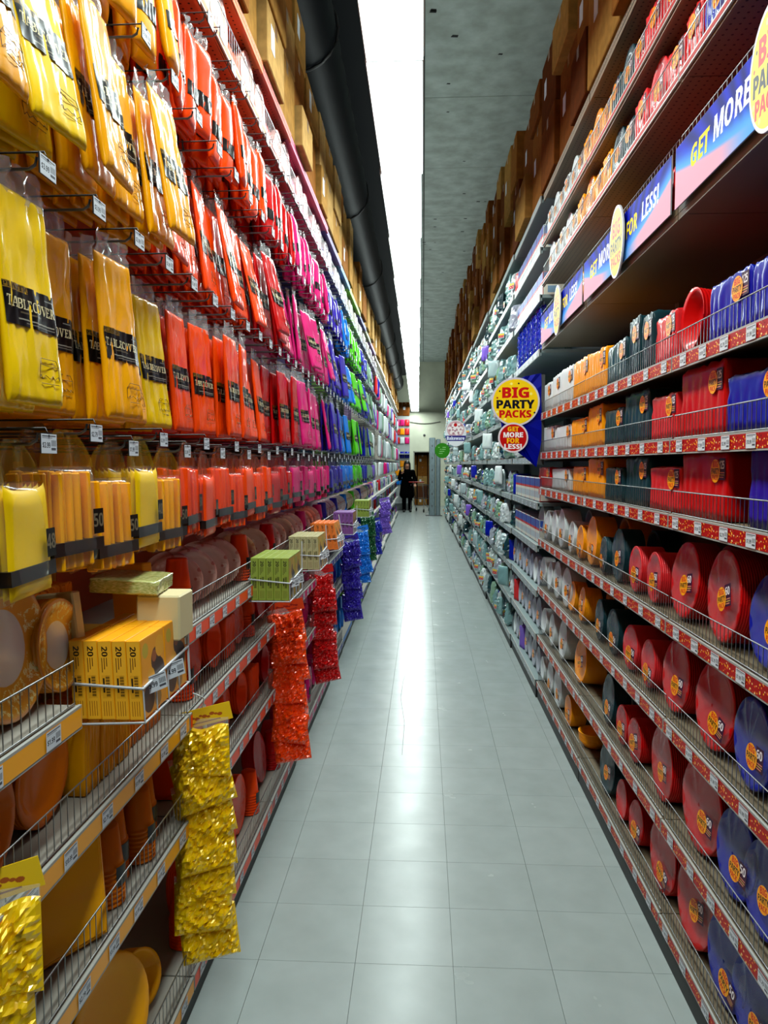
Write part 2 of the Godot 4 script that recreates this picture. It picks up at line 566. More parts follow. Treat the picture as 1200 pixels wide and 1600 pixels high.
func tablecover(hue: String, sd: int, plainer := false) -> Node3D:
	var w := 0.152
	var h := 0.335
	var o := root_of()
	part("folded_cover", pouch(w, h, 0.014, sd, 0.0068, 0.5, 22, 18), gloss(hue), o, Vector3(0, -0.038, 0))
	part("label", pouch_label(w, h, 0.014, sd, Rect2(0.02, 0.36, 0.96, 0.19), 0.0014, 0.0068), printed("tablecover", 0.3), o, Vector3(0, -0.038, 0)).set_meta("label", "black printed label")
	if not plainer:
		part("bag_header", header_film(w, 0.062, sd), cloudy_film(), o).set_meta("label", "clear film header")
		var sk := part("table_print", table_sketch(sd), mat("sketch ink", HUES[hue].darkened(0.55), 0.4), o, Vector3(0, -0.038, 0))
		sk.set_meta("label", "small printed outline of a covered table")
	return o

func table_sketch(sd: int) -> ArrayMesh:
	var key := "sketch %d" % sd
	if not lib.has(key):
		var s := Shape.new()
		var r := Rect2(0.52, 0.11, 0.40, 0.12)
		var p := func(a: float, b: float) -> Vector3:
			return pouch_point(r.position.x + r.size.x * a, r.position.y + r.size.y * b, 0.152, 0.335, 0.014, sd, 0.0068, 0.5) + Vector3(0, 0, 0.0016)
		for l in [[[0, 0.75], [0.12, 1], [0.88, 1], [1, 0.75]], [[0, 0.75], [0.5, 0.72], [1, 0.75]], [[0, 0.75], [0, 0.2], [0.1, 0.34], [0.2, 0.2], [0.35, 0.34], [0.5, 0.2], [0.65, 0.34], [0.8, 0.2], [0.9, 0.34], [1, 0.2], [1, 0.75]], [[0.1, 0.0], [0.9, 0.0]]]:
			for k in l.size() - 1:
				s.wire(p.call(l[k][0], l[k][1]), p.call(l[k + 1][0], l[k + 1][1]), 0.0006, 3)
		lib[key] = s.done()
	return lib[key]

func slim_pack(hue: String, sd: int) -> Node3D:
	# rolled napkin pack with a black band round its waist
	var o := root_of()
	part("pack", pouch(0.105, 0.26, 0.034, sd, 0.006, -0.1, 8, 14), gloss(hue), o, Vector3(0, -0.03, 0))
	part("band", pouch_label(0.105, 0.26, 0.034, sd, Rect2(0.03, 0.28, 0.94, 0.16), 0.0014, 0.006, -0.1), mat("band black", Color(0.03, 0.03, 0.035), 0.3), o, Vector3(0, -0.03, 0)).set_meta("label", "black paper band")
	part("bag_header", header_film(0.09, 0.05, sd), cloudy_film(), o)
	return o

func cutlery_bag(hue: String, sd: int, count: String, whole: bool) -> Node3D:
	var o := root_of()
	var w := 0.160
	var h := 0.182
	var key := "cutlery %d %s" % [sd, whole]
	if not lib.has(key):
		var s := Shape.new()
		if whole:
			for k in 4:
				s.grid(8, 8, func(a, b):
					var p := pouch_point(eased(a), eased(b), w * 0.96, h * (1.0 - 0.015 * k), 0.012, sd + k, 0.002, 0.0)
					return p + Vector3(0, 0.012 * cos((a - 0.5) * PI) * b * -1.0, 0.014 - k * 0.010))
		else:
			for k in 13:
				var x := (k - 6) * w * 0.0735
				var lean := 0.012 * sin(k * 1.7 + sd)
				var zz := 0.012 * cos(k * 2.3 + sd) - 0.002
				var top := -0.006 * absf(sin(k * 1.3 + sd))
				s.xf = Transform3D(Basis(Vector3(0, 0, 1), lean).rotated(Vector3.UP, 0.5 * sin(k * 2.9)), Vector3(x, top - h * 0.5, zz))
				s.cbox(Vector3.ZERO, Vector3(0.0088, h * 0.98, 0.022), 0.0028)
			s.xf = Transform3D()
		lib[key] = s.done()
	part("cutlery", lib[key], plain(hue), o, Vector3(0, -0.066, 0))
	var bag := part("clear_bag", pouch(w * 1.04, h * 1.06, 0.048, sd + 20, 0.003, 0.2, 10, 10), film(), o, Vector3(0, -0.062, 0))
	bag.set_meta("label", "clear plastic bag")
	var band := Shape.new()
	key = "cband"
	if not lib.has(key):
		band.box(Vector3(0, 0, 0), Vector3(w * 1.05, 0.024, 0.044))
		lib[key] = band.done()
	part("band", lib[key], mat("band black", Color(0.03, 0.03, 0.035), 0.3), o, Vector3(0, -0.062 - h * 0.82, 0)).set_meta("label", "black band across the bag")
	key = "cnum"
	if not lib.has(key):
		var q := Shape.new()
		q.quad(Vector3(-0.018, -0.024, 0), Vector3(0.018, -0.024, 0), Vector3(0.018, 0.024, 0), Vector3(-0.018, 0.024, 0), Vector2(0.69, 1), Vector2(0.98, 0))
		lib[key] = q.done()
	part("count_label", lib[key], printed("band" + count, 0.3), o, Vector3(w * 0.36, -0.062 - h * 0.58, 0.0275)).set_meta("label", "black count label")
	key = "chead"
	if not lib.has(key):
		var q := Shape.new()
		q.grid(8, 4, func(a, b): return Vector3((a - 0.5) * w * lerpf(1.02, 0.34, b * b), -0.064 + 0.070 * b, 0.016 * (1.0 - b) * sin(a * 15.0) * 0.7))
		lib[key] = q.done()
	part("bag_neck", lib[key], mat("neck film " + hue, HUES[hue].lerp(Color(0.25, 0.2, 0.1), 0.5) * Color(1, 1, 1, 0) + Color(0, 0, 0, 0.35), 0.12, {"metallic_specular": 0.3, "transparency": BaseMaterial3D.TRANSPARENCY_ALPHA}), o).set_meta("label", "gathered film neck")
	return o

func stack_profile(rad: float, n: int, step: float, deep: float) -> Array:
	# front plate first (z = 0 at the front rim), then the rims of the plates behind
	var p := [Vector2(0, -deep), Vector2(rad * 0.66, -deep), Vector2(rad * 0.74, -deep * 0.75), Vector2(rad * 0.84, -0.003), Vector2(rad * 0.97, -0.001), Vector2(rad, -0.003)]
	for k in n:
		var z := -0.004 - k * step
		p.append(Vector2(rad * 0.999, z - step * 0.25))
		p.append(Vector2(rad * 0.955, z - step * 0.6))
		p.append(Vector2(rad * 0.998, z - step))
	p.append(Vector2(rad * 0.7, -0.004 - n * step - 0.01))
	p.append(Vector2(0, -0.004 - n * step - 0.012))
	p.reverse()
	return p

func plate_stack(hue: String, rad: float, n: int, sticker := "", wrapped := true, spin := 0.0, face: Material = null) -> Node3D:
	var o := root_of()
	var key := "plates %s %d" % [rad, n]
	if not lib.has(key):
		var s := Shape.new()
		s.lathe(stack_profile(rad, n, 0.0066, 0.012), 30)
		lib[key] = s.done()
	part("plates", lib[key], face if face else wrapped_goods(hue), o, Vector3(0, rad, 0))
	if wrapped:
		key = "wrap %s" % rad
		if not lib.has(key):
			var s := Shape.new()
			s.grid(40, 4, func(a, b):
				var an: float = -TAU * a
				var rr: float = rad * (0.04 + 0.945 * b)
				return Vector3(cos(an) * rr, sin(an) * rr, 0.0045 - 0.007 * b * b + 0.0028 * sin(a * 61.0 + 2.0 * sin(a * 17.0)) * b))
			lib[key] = s.done()
		part("shrink_wrap", lib[key], mat("shrink film", Color(0.85, 0.86, 0.9, 0.07), 0.12, {"metallic_specular": 0.3, "transparency": BaseMaterial3D.TRANSPARENCY_ALPHA}), o, Vector3(0, rad, 0)).set_meta("label", "clear shrink wrap")
	if sticker:
		var st := part("sticker", sticker_mesh(), printed("sticker" + sticker, 0.35), o, Vector3(cos(spin) * rad * 0.42, rad - rad * 0.22 + sin(spin) * rad * 0.3, 0.0085))
		st.rotation.z = spin * 0.4
		st.set_meta("label", "round yellow and dark printed sticker")
	return o

func sticker_mesh() -> ArrayMesh:
	if not lib.has("sticker"):
		var s := Shape.new()
		# round disc at one end, square panel at the other
		s.quad(Vector3(0.004, -0.024, 0), Vector3(0.046, -0.024, 0), Vector3(0.046, 0.034, 0), Vector3(0.004, 0.034, 0), Vector2(0.55, 0.9), Vector2(1, 0.05))
		for k in 20:
			var a0 := TAU * k / 20
			var a1 := TAU * (k + 1) / 20
			var c := Vector3(-0.018, 0, 0.0012)
			s.tri(c, c + Vector3(cos(a0), sin(a0), 0) * 0.032, c + Vector3(cos(a1), sin(a1), 0) * 0.032, Vector2(0.2875, 0.5), Vector2(0.2875 + cos(a0) * 0.281, 0.5 - sin(a0) * 0.4), Vector2(0.2875 + cos(a1) * 0.281, 0.5 - sin(a1) * 0.4))
		lib["sticker"] = s.done()
	return lib["sticker"]

func soft_block(sd: int) -> ArrayMesh:
	# unit block with soft crumpled edges: x and z centred, standing on y = 0
	var key := "block %d" % sd
	if not lib.has(key):
		var s := Shape.new()
		var f := func(p: Vector3) -> Vector3:
			var r := 0.085
			var q := p.clamp(Vector3.ONE * (r - 1), Vector3.ONE * (1 - r))
			var d := (p - q)
			var o := q + (d.normalized() * r if d.length() > 0.0001 else Vector3.ZERO)
			var nn := noise.get_noise_3d(p.x * 230.0 + sd * 100.0, p.y * 150.0, p.z * 230.0)
			o *= 1.0 + 0.05 * nn
			if p.y > 0.9:
				o.y += 0.09 * noise.get_noise_2d(p.x * 210.0, p.z * 210.0 + sd * 40.0)
			if p.y < -0.85:
				o.y = -1.0
			return o * 0.5 + Vector3(0, 0.5, 0)
		for ax in 3:
			for sg in [-1.0, 1.0]:
				s.grid(36 if ax == 2 and sg > 0 else 9, 9, func(a, b):
					var p := Vector3.ZERO
					p[ax] = sg
					p[(ax + 1) % 3] = eased(a) * 2 - 1
					p[(ax + 2) % 3] = eased(b) * 2 - 1
					var q: Vector3 = f.call(p)
					if ax == 2 and sg > 0:
						# edges of the folded napkins inside
						q.z -= 0.022 * pow(absf(cos(p.x * 11.0 + sd)), 6.0) * smoothstep(0.45, 0.1, p.y) * smoothstep(1.0, 0.85, absf(p.x))
					return q, sg < 0)
		lib[key] = s.done()
	return lib[key]

func napkin_pack(hue: String, w: float, h: float, d: float, sticker := "", sd := 0) -> Node3D:
	var o := root_of()
	var b := part("napkins", soft_block(sd % 6), wrapped_goods(hue), o, Vector3(0, 0, -d * 0.5))
	b.scale = Vector3(w, h, d)
	if sticker:
		var st := part("sticker", sticker_mesh(), printed("sticker" + sticker, 0.35), o, Vector3(w * 0.5 - minf(0.055, w * 0.42), h * 0.72, 0.002))
		if w < 0.10:
			st.scale = Vector3.ONE * (w / 0.11)
		st.set_meta("label", "round yellow and dark printed sticker")
	return o

func cup_stack(hue: String, n: int) -> Node3D:
	var o := root_of()
	var key := "cups %d" % n
	if not lib.has(key):
		var s := Shape.new()
		# cups stand mouth down: smooth wall of the top cup, rims below
		var p := [Vector2(0.0, 0.0), Vector2(0.040, 0.0)]
		for k in n:
			var z := k * 0.011
			p.append_array([Vector2(0.0425, z + 0.001), Vector2(0.0425, z + 0.005), Vector2(0.0395, z + 0.007), Vector2(0.0392, z + 0.011)])
		p.append_array([Vector2(0.030, n * 0.011 + 0.085), Vector2(0.027, n * 0.011 + 0.088), Vector2(0, n * 0.011 + 0.086)])
		s.xf = Transform3D(Basis(Vector3.RIGHT, -PI / 2), Vector3.ZERO)
		s.lathe(p, 24)
		lib[key] = s.done()
	part("cups", lib[key], wrapped_goods(hue), o)
	key = "cuplabel"
	if not lib.has(key):
		var s := Shape.new()
		s.grid(6, 1, func(a, b): return Vector3(0.0435 * sin((a - 0.5) * 1.2), 0.045 + 0.045 * b, 0.0435 * cos((a - 0.5) * 1.2)))
		lib[key] = s.done()
	part("label", lib[key], mat("cup label", Color(0.06, 0.06, 0.07), 0.4), o).set_meta("label", "small dark label")
	return o

func bowl_stack(hue: String, rad: float, n: int, flat_up := false) -> Node3D:
	var o := root_of()
	var key := "bowls %s %d" % [rad, n]
	if not lib.has(key):
		var s := Shape.new()
		var p := [Vector2(0, -0.034), Vector2(rad * 0.62, -0.034), Vector2(rad * 0.86, -0.006), Vector2(rad, 0.0), Vector2(rad, -0.004)]
		for k in n:
			var z := -0.004 - k * 0.010
			var q := rad * (1.0 - 0.012 * k)
			p.append_array([Vector2(q * 0.965, z - 0.003), Vector2(q * 0.96, z - 0.007), Vector2(q * 0.985, z - 0.010)])
		var e := -0.004 - n * 0.010
		p.append_array([Vector2(rad * 0.60, e - 0.036), Vector2(0, e - 0.036)])
		p.reverse()
		s.lathe(p, 30)
		lib[key] = s.done()
	var b := part("bowls", lib[key], wrapped_goods(hue), o, Vector3(0, rad, 0))
	if flat_up:
		b.rotation.x = -PI / 2
		b.position = Vector3(0, 0.04 + n * 0.010, 0)
	return o

func candle_box(hue: String) -> Node3D:
	# spine faces +z, picture side faces +x
	var o := root_of()
	if not lib.has("cbox"):
		var s := Shape.new()
		s.cbox(Vector3(0, 0.081, 0), Vector3(0.0285, 0.162, 0.136), 0.0012)
		lib["cbox"] = s.done()
		s = Shape.new()
		s.quad(Vector3(-0.0128, 0.002, 0.0683), Vector3(0.0128, 0.002, 0.0683), Vector3(0.0128, 0.160, 0.0683), Vector3(-0.0128, 0.160, 0.0683))
		lib["cspine"] = s.done()
		s = Shape.new()
		s.quad(Vector3(0.0146, 0.004, 0.065), Vector3(0.0146, 0.004, -0.065), Vector3(0.0146, 0.158, -0.065), Vector3(0.0146, 0.158, 0.065))
		lib["cpicture"] = s.done()
	part("box", lib["cbox"], mat("card " + hue, HUES[hue].lerp(Color.WHITE, 0.08), 0.45), o)
	part("spine_print", lib["cspine"], mat("spine " + hue, HUES[hue].lerp(Color.WHITE, 0.15), 0.4, {"albedo_texture": tex["spine"]}), o).set_meta("label", "printed spine with the number 20 and a barcode")
	part("picture", lib["cpicture"], mat("picture " + hue, Color.WHITE.lerp(HUES[hue], 0.45), 0.4, {"albedo_texture": tex["picture"]}), o).set_meta("label", "printed picture side")
	return o

func carton(w: float, h: float, d: float, tone: int, marked: bool) -> Node3D:
	# front face at z = 0, stands on y = 0
	var o := root_of()
	var tones := [Color(0.42, 0.23, 0.08), Color(0.50, 0.31, 0.12), Color(0.58, 0.42, 0.20), Color(0.34, 0.17, 0.06), Color(0.64, 0.50, 0.29)]
	var key := "carton %.2f %.2f %.2f" % [w, h, d]
	if not lib.has(key):
		var s := Shape.new()
		s.cbox(Vector3(0, h * 0.5, -d * 0.5), Vector3(w, h, d), 0.004)
		lib[key] = s.done()
		s = Shape.new()
		# one strip of tape: along the top, folded down over the front
		var tp := [Vector3(0, h - 0.06, 0.0008), Vector3(0, h - 0.003, 0.0008), Vector3(0, h + 0.0008, -0.003), Vector3(0, h + 0.0008, -d)]
		s.flat()
		for i in 3:
			var hw := Vector3(0.025, 0, 0)
			s.quad(tp[i] - hw, tp[i] + hw, tp[i + 1] + hw, tp[i + 1] - hw)
		lib[key + "t"] = s.done()
	part("body", lib[key], mat("cardboard %d" % tone, tones[tone], 0.85, {"metallic_specular": 0.1, "albedo_texture": noise_tex("cardboard", 0.03, Color(0.82, 0.82, 0.82), Color(1, 1, 1)), "uv1_triplanar": true, "uv1_scale": Vector3.ONE * 1.7}), o)
	part("tape", lib[key + "t"], mat("tape", Color(0.42, 0.28, 0.14), 0.3), o).set_meta("label", "packing tape")
	if marked:
		if not lib.has("cartonlabel"):
			var s := Shape.new()
			s.box(Vector3(0, 0, 0.0008), Vector3(0.075, 0.10, 0.0014))
			lib["cartonlabel"] = s.done()
		part("shipping_label", lib["cartonlabel"], mat("label white", Color(0.72, 0.74, 0.76), 0.6), o, Vector3(-w * 0.22, h * 0.55, 0)).set_meta("label", "white shipping label")
	return o

func foil_bag(hue: String, sd: int) -> Node3D:
	# small puffy bag of crumpled foil, hung by its top edge
	var o := root_of()
	var key := "foil %d" % sd
	if not lib.has(key):
		var s := Shape.new()
		var jig := func(i: float, j: float) -> float: return noise.get_noise_3d(i * 977.0, j * 1361.0, sd * 410.0)
		for sg in [1.0, -1.0]:
			s.grid(24, 21, func(a, b):
				var e := sqrt(maxf(0, 1.0 - pow(absf(2 * a - 1), 5))) * sqrt(maxf(0, 1.0 - pow(absf(2 * b - 1), 5)))
				var n: float = jig.call(a * 0.9, b * 0.9)
				var m := absf(noise.get_noise_3d(a * 330.0, b * 300.0, sd * 90.0 + sg * 20.0))
				var l := absf(noise.get_noise_3d(a * 640.0 + 50.0, b * 560.0, sd * 190.0))
				return Vector3((a - 0.5) * 0.158 + 0.0025 * n * e, (b - 1.0) * 0.135 + 0.006 * sin(a * 9.0 + sd) * b, sg * e * (0.006 + 0.040 * m + 0.022 * l + 0.004 * n)), sg < 0, Rect2(0, 0, 1, 1), true)
		lib[key] = s.done()
		s = Shape.new()
		s.grid(6, 3, func(a, b): return Vector3((a - 0.5) * 0.158, -0.004 + 0.026 * b, 0.003 * sin(a * 14.0 + b)))
		lib[key + "h"] = s.done()
	part("foil", lib[key], mat("foil " + hue, HUES[hue], 0.30, {"clearcoat_enabled": true, "clearcoat": 0.8, "clearcoat_roughness": 0.08, "metallic": 0.2}), o)
	part("bag_edge", lib[key + "h"], cloudy_film(), o)
	return o

func peg_hook(long: float, tag: String) -> Node3D:
	# starts at the back panel, runs to +z, ends in an upturned tip with a price tag
	var o := root_of()
	var key := "hook %.2f" % long
	if not lib.has(key):
		var s := Shape.new()
		s.tube([Vector3(0, -0.012, 0), Vector3(0, 0, 0.004), Vector3(0, 0, long - 0.01), Vector3(0, 0.006, long), Vector3(0, 0.018, long + 0.004)], 0.0028, 5)
		s.box(Vector3(0, -0.005, 0.002), Vector3(0.03, 0.04, 0.004))
		lib[key] = s.done()
		s = Shape.new()
		s.tube([Vector3(0, 0.024, 0), Vector3(0, 0.026, long + 0.016), Vector3(0, 0.012, long + 0.022)], 0.0018, 4)
		s.box(Vector3(0, 0.001, long + 0.020), Vector3(0.052, 0.032, 0.0016))
		lib[key + "p"] = s.done()
		s = Shape.new()
		s.quad(Vector3(-0.025, -0.0145, long + 0.0214), Vector3(0.025, -0.0145, long + 0.0214), Vector3(0.025, 0.0165, long + 0.0214), Vector3(-0.025, 0.0165, long + 0.0214))
		lib[key + "t"] = s.done()
	part("prong", lib[key], mat("hook metal", Color(0.35, 0.35, 0.36), 0.35, {"metallic": 0.8}), o)
	part("tag_arm", lib[key + "p"], mat("tag holder", Color(0.05, 0.05, 0.05), 0.5), o)
	part("price_tag", lib[key + "t"], printed("tag" + tag, 0.5), o).set_meta("label", "white paper price tag")
	return o


# ---------- shelving ----------
func wire_metal() -> StandardMaterial3D:
	return mat("chrome wire", Color(0.55, 0.56, 0.56), 0.28, {"metallic": 0.9})

func fence_mesh(long: float, high: float, pitch: float) -> ArrayMesh:
	var s := Shape.new()
	var n := int(long / pitch)
	for k in n + 1:
		var x := -long * 0.5 + long * k / n
		s.wire(Vector3(x, 0, 0), Vector3(x, high, 0), 0.0012, 3)
	for y in [0.004, high]:
		s.wire(Vector3(-long * 0.5, y, 0), Vector3(long * 0.5, y, 0), 0.0022, 4)
	return s.done()

func bay(side: int, z0: float, z1: float, spec: Dictionary):
	# side -1 left, 1 right; z0 nearer end, z1 further end
	var long := z0 - z1
	var o := root_of()
	var face: float = (RIGHT_X if side > 0 else -LEFT_X)
	var deep: float = spec.get("deep", 0.40)
	var metal: Material = spec.get("metal")
	var top: float = spec.get("top", 3.2)
	var s := Shape.new()
	s.box(Vector3(0, top * 0.5, -deep - 0.012), Vector3(long - 0.004, top, 0.02))
	part("back_panel", s.done(), spec.get("back", metal), o)
	s = Shape.new()
	s.box(Vector3(0, 0.045, -0.012), Vector3(long, 0.09, 0.02))
	part("kick_plate", s.done(), mat("kick black", Color(0.025, 0.024, 0.024), 0.55), o)
	for e in [-1, 1]:
		s = Shape.new()
		s.box(Vector3(e * (long * 0.5 - 0.012), top * 0.5, -deep + 0.02), Vector3(0.02, top, 0.04))
		part("upright", s.done(), metal, o)
	for sh in spec.shelves:
		var y: float = sh.y
		var front: float = sh.get("front", 0.0)
		var x0: float = sh.get("x0", -long * 0.5)
		var x1: float = sh.get("x1", long * 0.5)
		var sl := x1 - x0
		var xm := (x0 + x1) * 0.5
		s = Shape.new()
		s.box(Vector3(xm, y - 0.012, (front - deep) * 0.5), Vector3(sl - 0.006, 0.022, deep + front), 40.0)
		s.box(Vector3(xm, y - 0.022, front - 0.006), Vector3(sl - 0.006, 0.04, 0.01))
		var dk := part("shelf", s.done(), sh.get("metal", metal), o)
		if sh.has("strip"):
			var hs: float = sh.get("high", 0.036)
			s = Shape.new()
			s.box(Vector3(xm, y - 0.022, front + 0.004), Vector3(sl - 0.008, hs + 0.010, 0.006))
			part("strip_holder", s.done(), mat("strip holder", Color(0.62, 0.62, 0.60), 0.4), dk).set_meta("label", "clear grey ticket moulding")
			s = Shape.new()
			var n := maxi(1, int(sl / 0.12))
			s.flat()
			s.quad(Vector3(x0 + 0.006, y - 0.022 - hs * 0.5, front + 0.0076), Vector3(x1 - 0.006, y - 0.022 - hs * 0.5, front + 0.0076), Vector3(x1 - 0.006, y - 0.022 + hs * 0.5, front + 0.0076), Vector3(x0 + 0.006, y - 0.022 + hs * 0.5, front + 0.0076), Vector2(0, 1), Vector2(n, 0))
			part("colour_strip", s.done(), sh.strip, dk)
			if sh.has("tags"):
				var m := int(sl / float(sh.tags))
				for k in m:
					var tx := x0 + (k + 0.5) * sl / m + 0.02 * sin(k * 7.3 + y * 31.0)
					if not lib.has("striptag"):
						var q := Shape.new()
						q.quad(Vector3(-0.026, -0.017, 0), Vector3(0.026, -0.017, 0), Vector3(0.026, 0.017, 0), Vector3(-0.026, 0.017, 0))
						lib["striptag"] = q.done()
					part("price_tag", lib["striptag"], printed("tag" + ["279", "199", "399", "1099"][(k * 5 + int(y * 10)) % 4], 0.5), dk, Vector3(tx, y - 0.022, front + 0.0092)).set_meta("label", "white paper price tag")
		if sh.has("fence"):
			part("wire_fence", fence_mesh(sl - 0.02, sh.fence, sh.get("pitch", 0.026)), wire_metal(), dk, Vector3(xm, y, front - 0.004)).set_meta("label", "low chrome wire fence along the shelf front")
	if spec.has("holes"):
		pass
	put(o, "shelving_bay", spec.label, "shelving", spec.get("group", ""), Vector3(side * face + drift((z0 + z1) * 0.5), 0, (z0 + z1) * 0.5), PI / 2 if side < 0 else -PI / 2)


# ---------- the two sides of the aisle ----------
const LEFT_BAYS := [[-0.78, -2.0, "yellow"], [-2.0, -3.1, "orange"], [-3.1, -3.75, "red"], [-3.75, -5.2, "magenta"], [-5.2, -6.1, "purple"], [-6.1, -6.9, "turquoise"], [-6.9, -8.1, "lime"], [-8.1, -9.0, "royal blue"], [-9.0, -9.9, "sage"], [-9.9, -11.0, "lavender"], [-11.0, -14.0, "white"], [-14.0, -17.0, "silver"], [-17.0, -20.0, "white"], [-20.0, -23.0, "silver"]]

func left_hue(z: float) -> String:
	for b in LEFT_BAYS:
		if z <= b[0] and z > b[1]:
			return b[2]
	return "yellow"

func left_point(depth: float, y: float, z: float) -> Vector3:
	# depth behind the shelf front
	return Vector3(LEFT_X + drift(z) - depth, y, z)

func right_point(depth: float, y: float, z: float) -> Vector3:
	return Vector3(RIGHT_X + drift(z) + depth, y, z)

func build_left_bays():
	var far_names := ["white", "silver", "plain white", "plain silver"]
	var k := 0
	for b in LEFT_BAYS:
		var hue: String = b[2]
		var far: bool = b[0] < -10.5
		var bounce_tint: Color = HUES[hue].lerp(Color(0.60, 0.52, 0.42), 0.5)  # light bounced off the goods is painted into the beige metal
		var metal := mat("shelf metal %d" % k, bounce_tint, 0.55, {"metallic_specular": 0.3})
		var perf := mat("perforated shelf %d" % k, bounce_tint, 0.55, {"metallic_specular": 0.3, "albedo_texture": tex["perforated"]})
		var strip := mat("strip %d" % k, HUES[hue], 0.4)
		var shelves := []
		for y in [0.105, 0.57, 0.86, 1.10]:
			var sh := {"y": y, "strip": strip, "metal": mat("shelf white", Color(0.58, 0.56, 0.52), 0.5)}
			if b[0] > -6.0:
				sh.tags = 0.15
				sh.fence = 0.085
			if y > 1.0 and hue == "yellow":
				sh.x1 = -0.03
			shelves.append(sh)
		if hue == "yellow":
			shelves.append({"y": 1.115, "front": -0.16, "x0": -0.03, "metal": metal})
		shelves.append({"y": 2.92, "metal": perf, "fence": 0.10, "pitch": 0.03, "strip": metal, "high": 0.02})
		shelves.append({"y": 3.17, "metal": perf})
		var lab := "shelving bay with %s edge strips and %s goods" % [hue, hue]
		if far:
			lab = ["shelving bay of white goods next to the lavender bay", "bay of silver and white goods beyond the first white bay", "second white goods bay further down the aisle", "last shelving bay of pale goods before the pegboard end"][k - 10]
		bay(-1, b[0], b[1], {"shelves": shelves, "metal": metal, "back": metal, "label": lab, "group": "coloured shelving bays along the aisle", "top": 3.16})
		k += 1

func hang(o: Node3D, called: String, label: String, category: String, group: String, at: Vector3, lean: float, twist := 0.0):
	put(o, called, label, category, group, at, PI / 2)
	o.rotation = Vector3(lean, PI / 2 + twist, 0)

const ORDER := ["first", "second", "third", "fourth", "fifth", "sixth", "seventh", "eighth", "ninth", "tenth", "eleventh", "twelfth"]
const NEXT_BAY := {"yellow": "orange", "orange": "red", "red": "magenta", "magenta": "purple", "purple": "turquoise", "turquoise": "lime", "lime": "royal blue", "royal blue": "sage", "sage": "lavender", "lavender": "white", "white": "silver"}

func pegs(z0: float, z1: float, pitch: float) -> Array:
	# [z, bay colour, "third peg from the orange bay"]
	var out := []
	var z := z0
	while z > z1:
		out.append([z, left_hue(z), ""])
		z -= pitch + rng.randf_range(-0.006, 0.012)
	var k := 0
	for i in range(out.size() - 1, -1, -1):
		k = k + 1 if i < out.size() - 1 and out[i + 1][1] == out[i][1] else 0
		out[i][2] = "%s peg from the %s bay" % [ORDER[mini(k, 11)], NEXT_BAY[out[i][1]]]
	return out

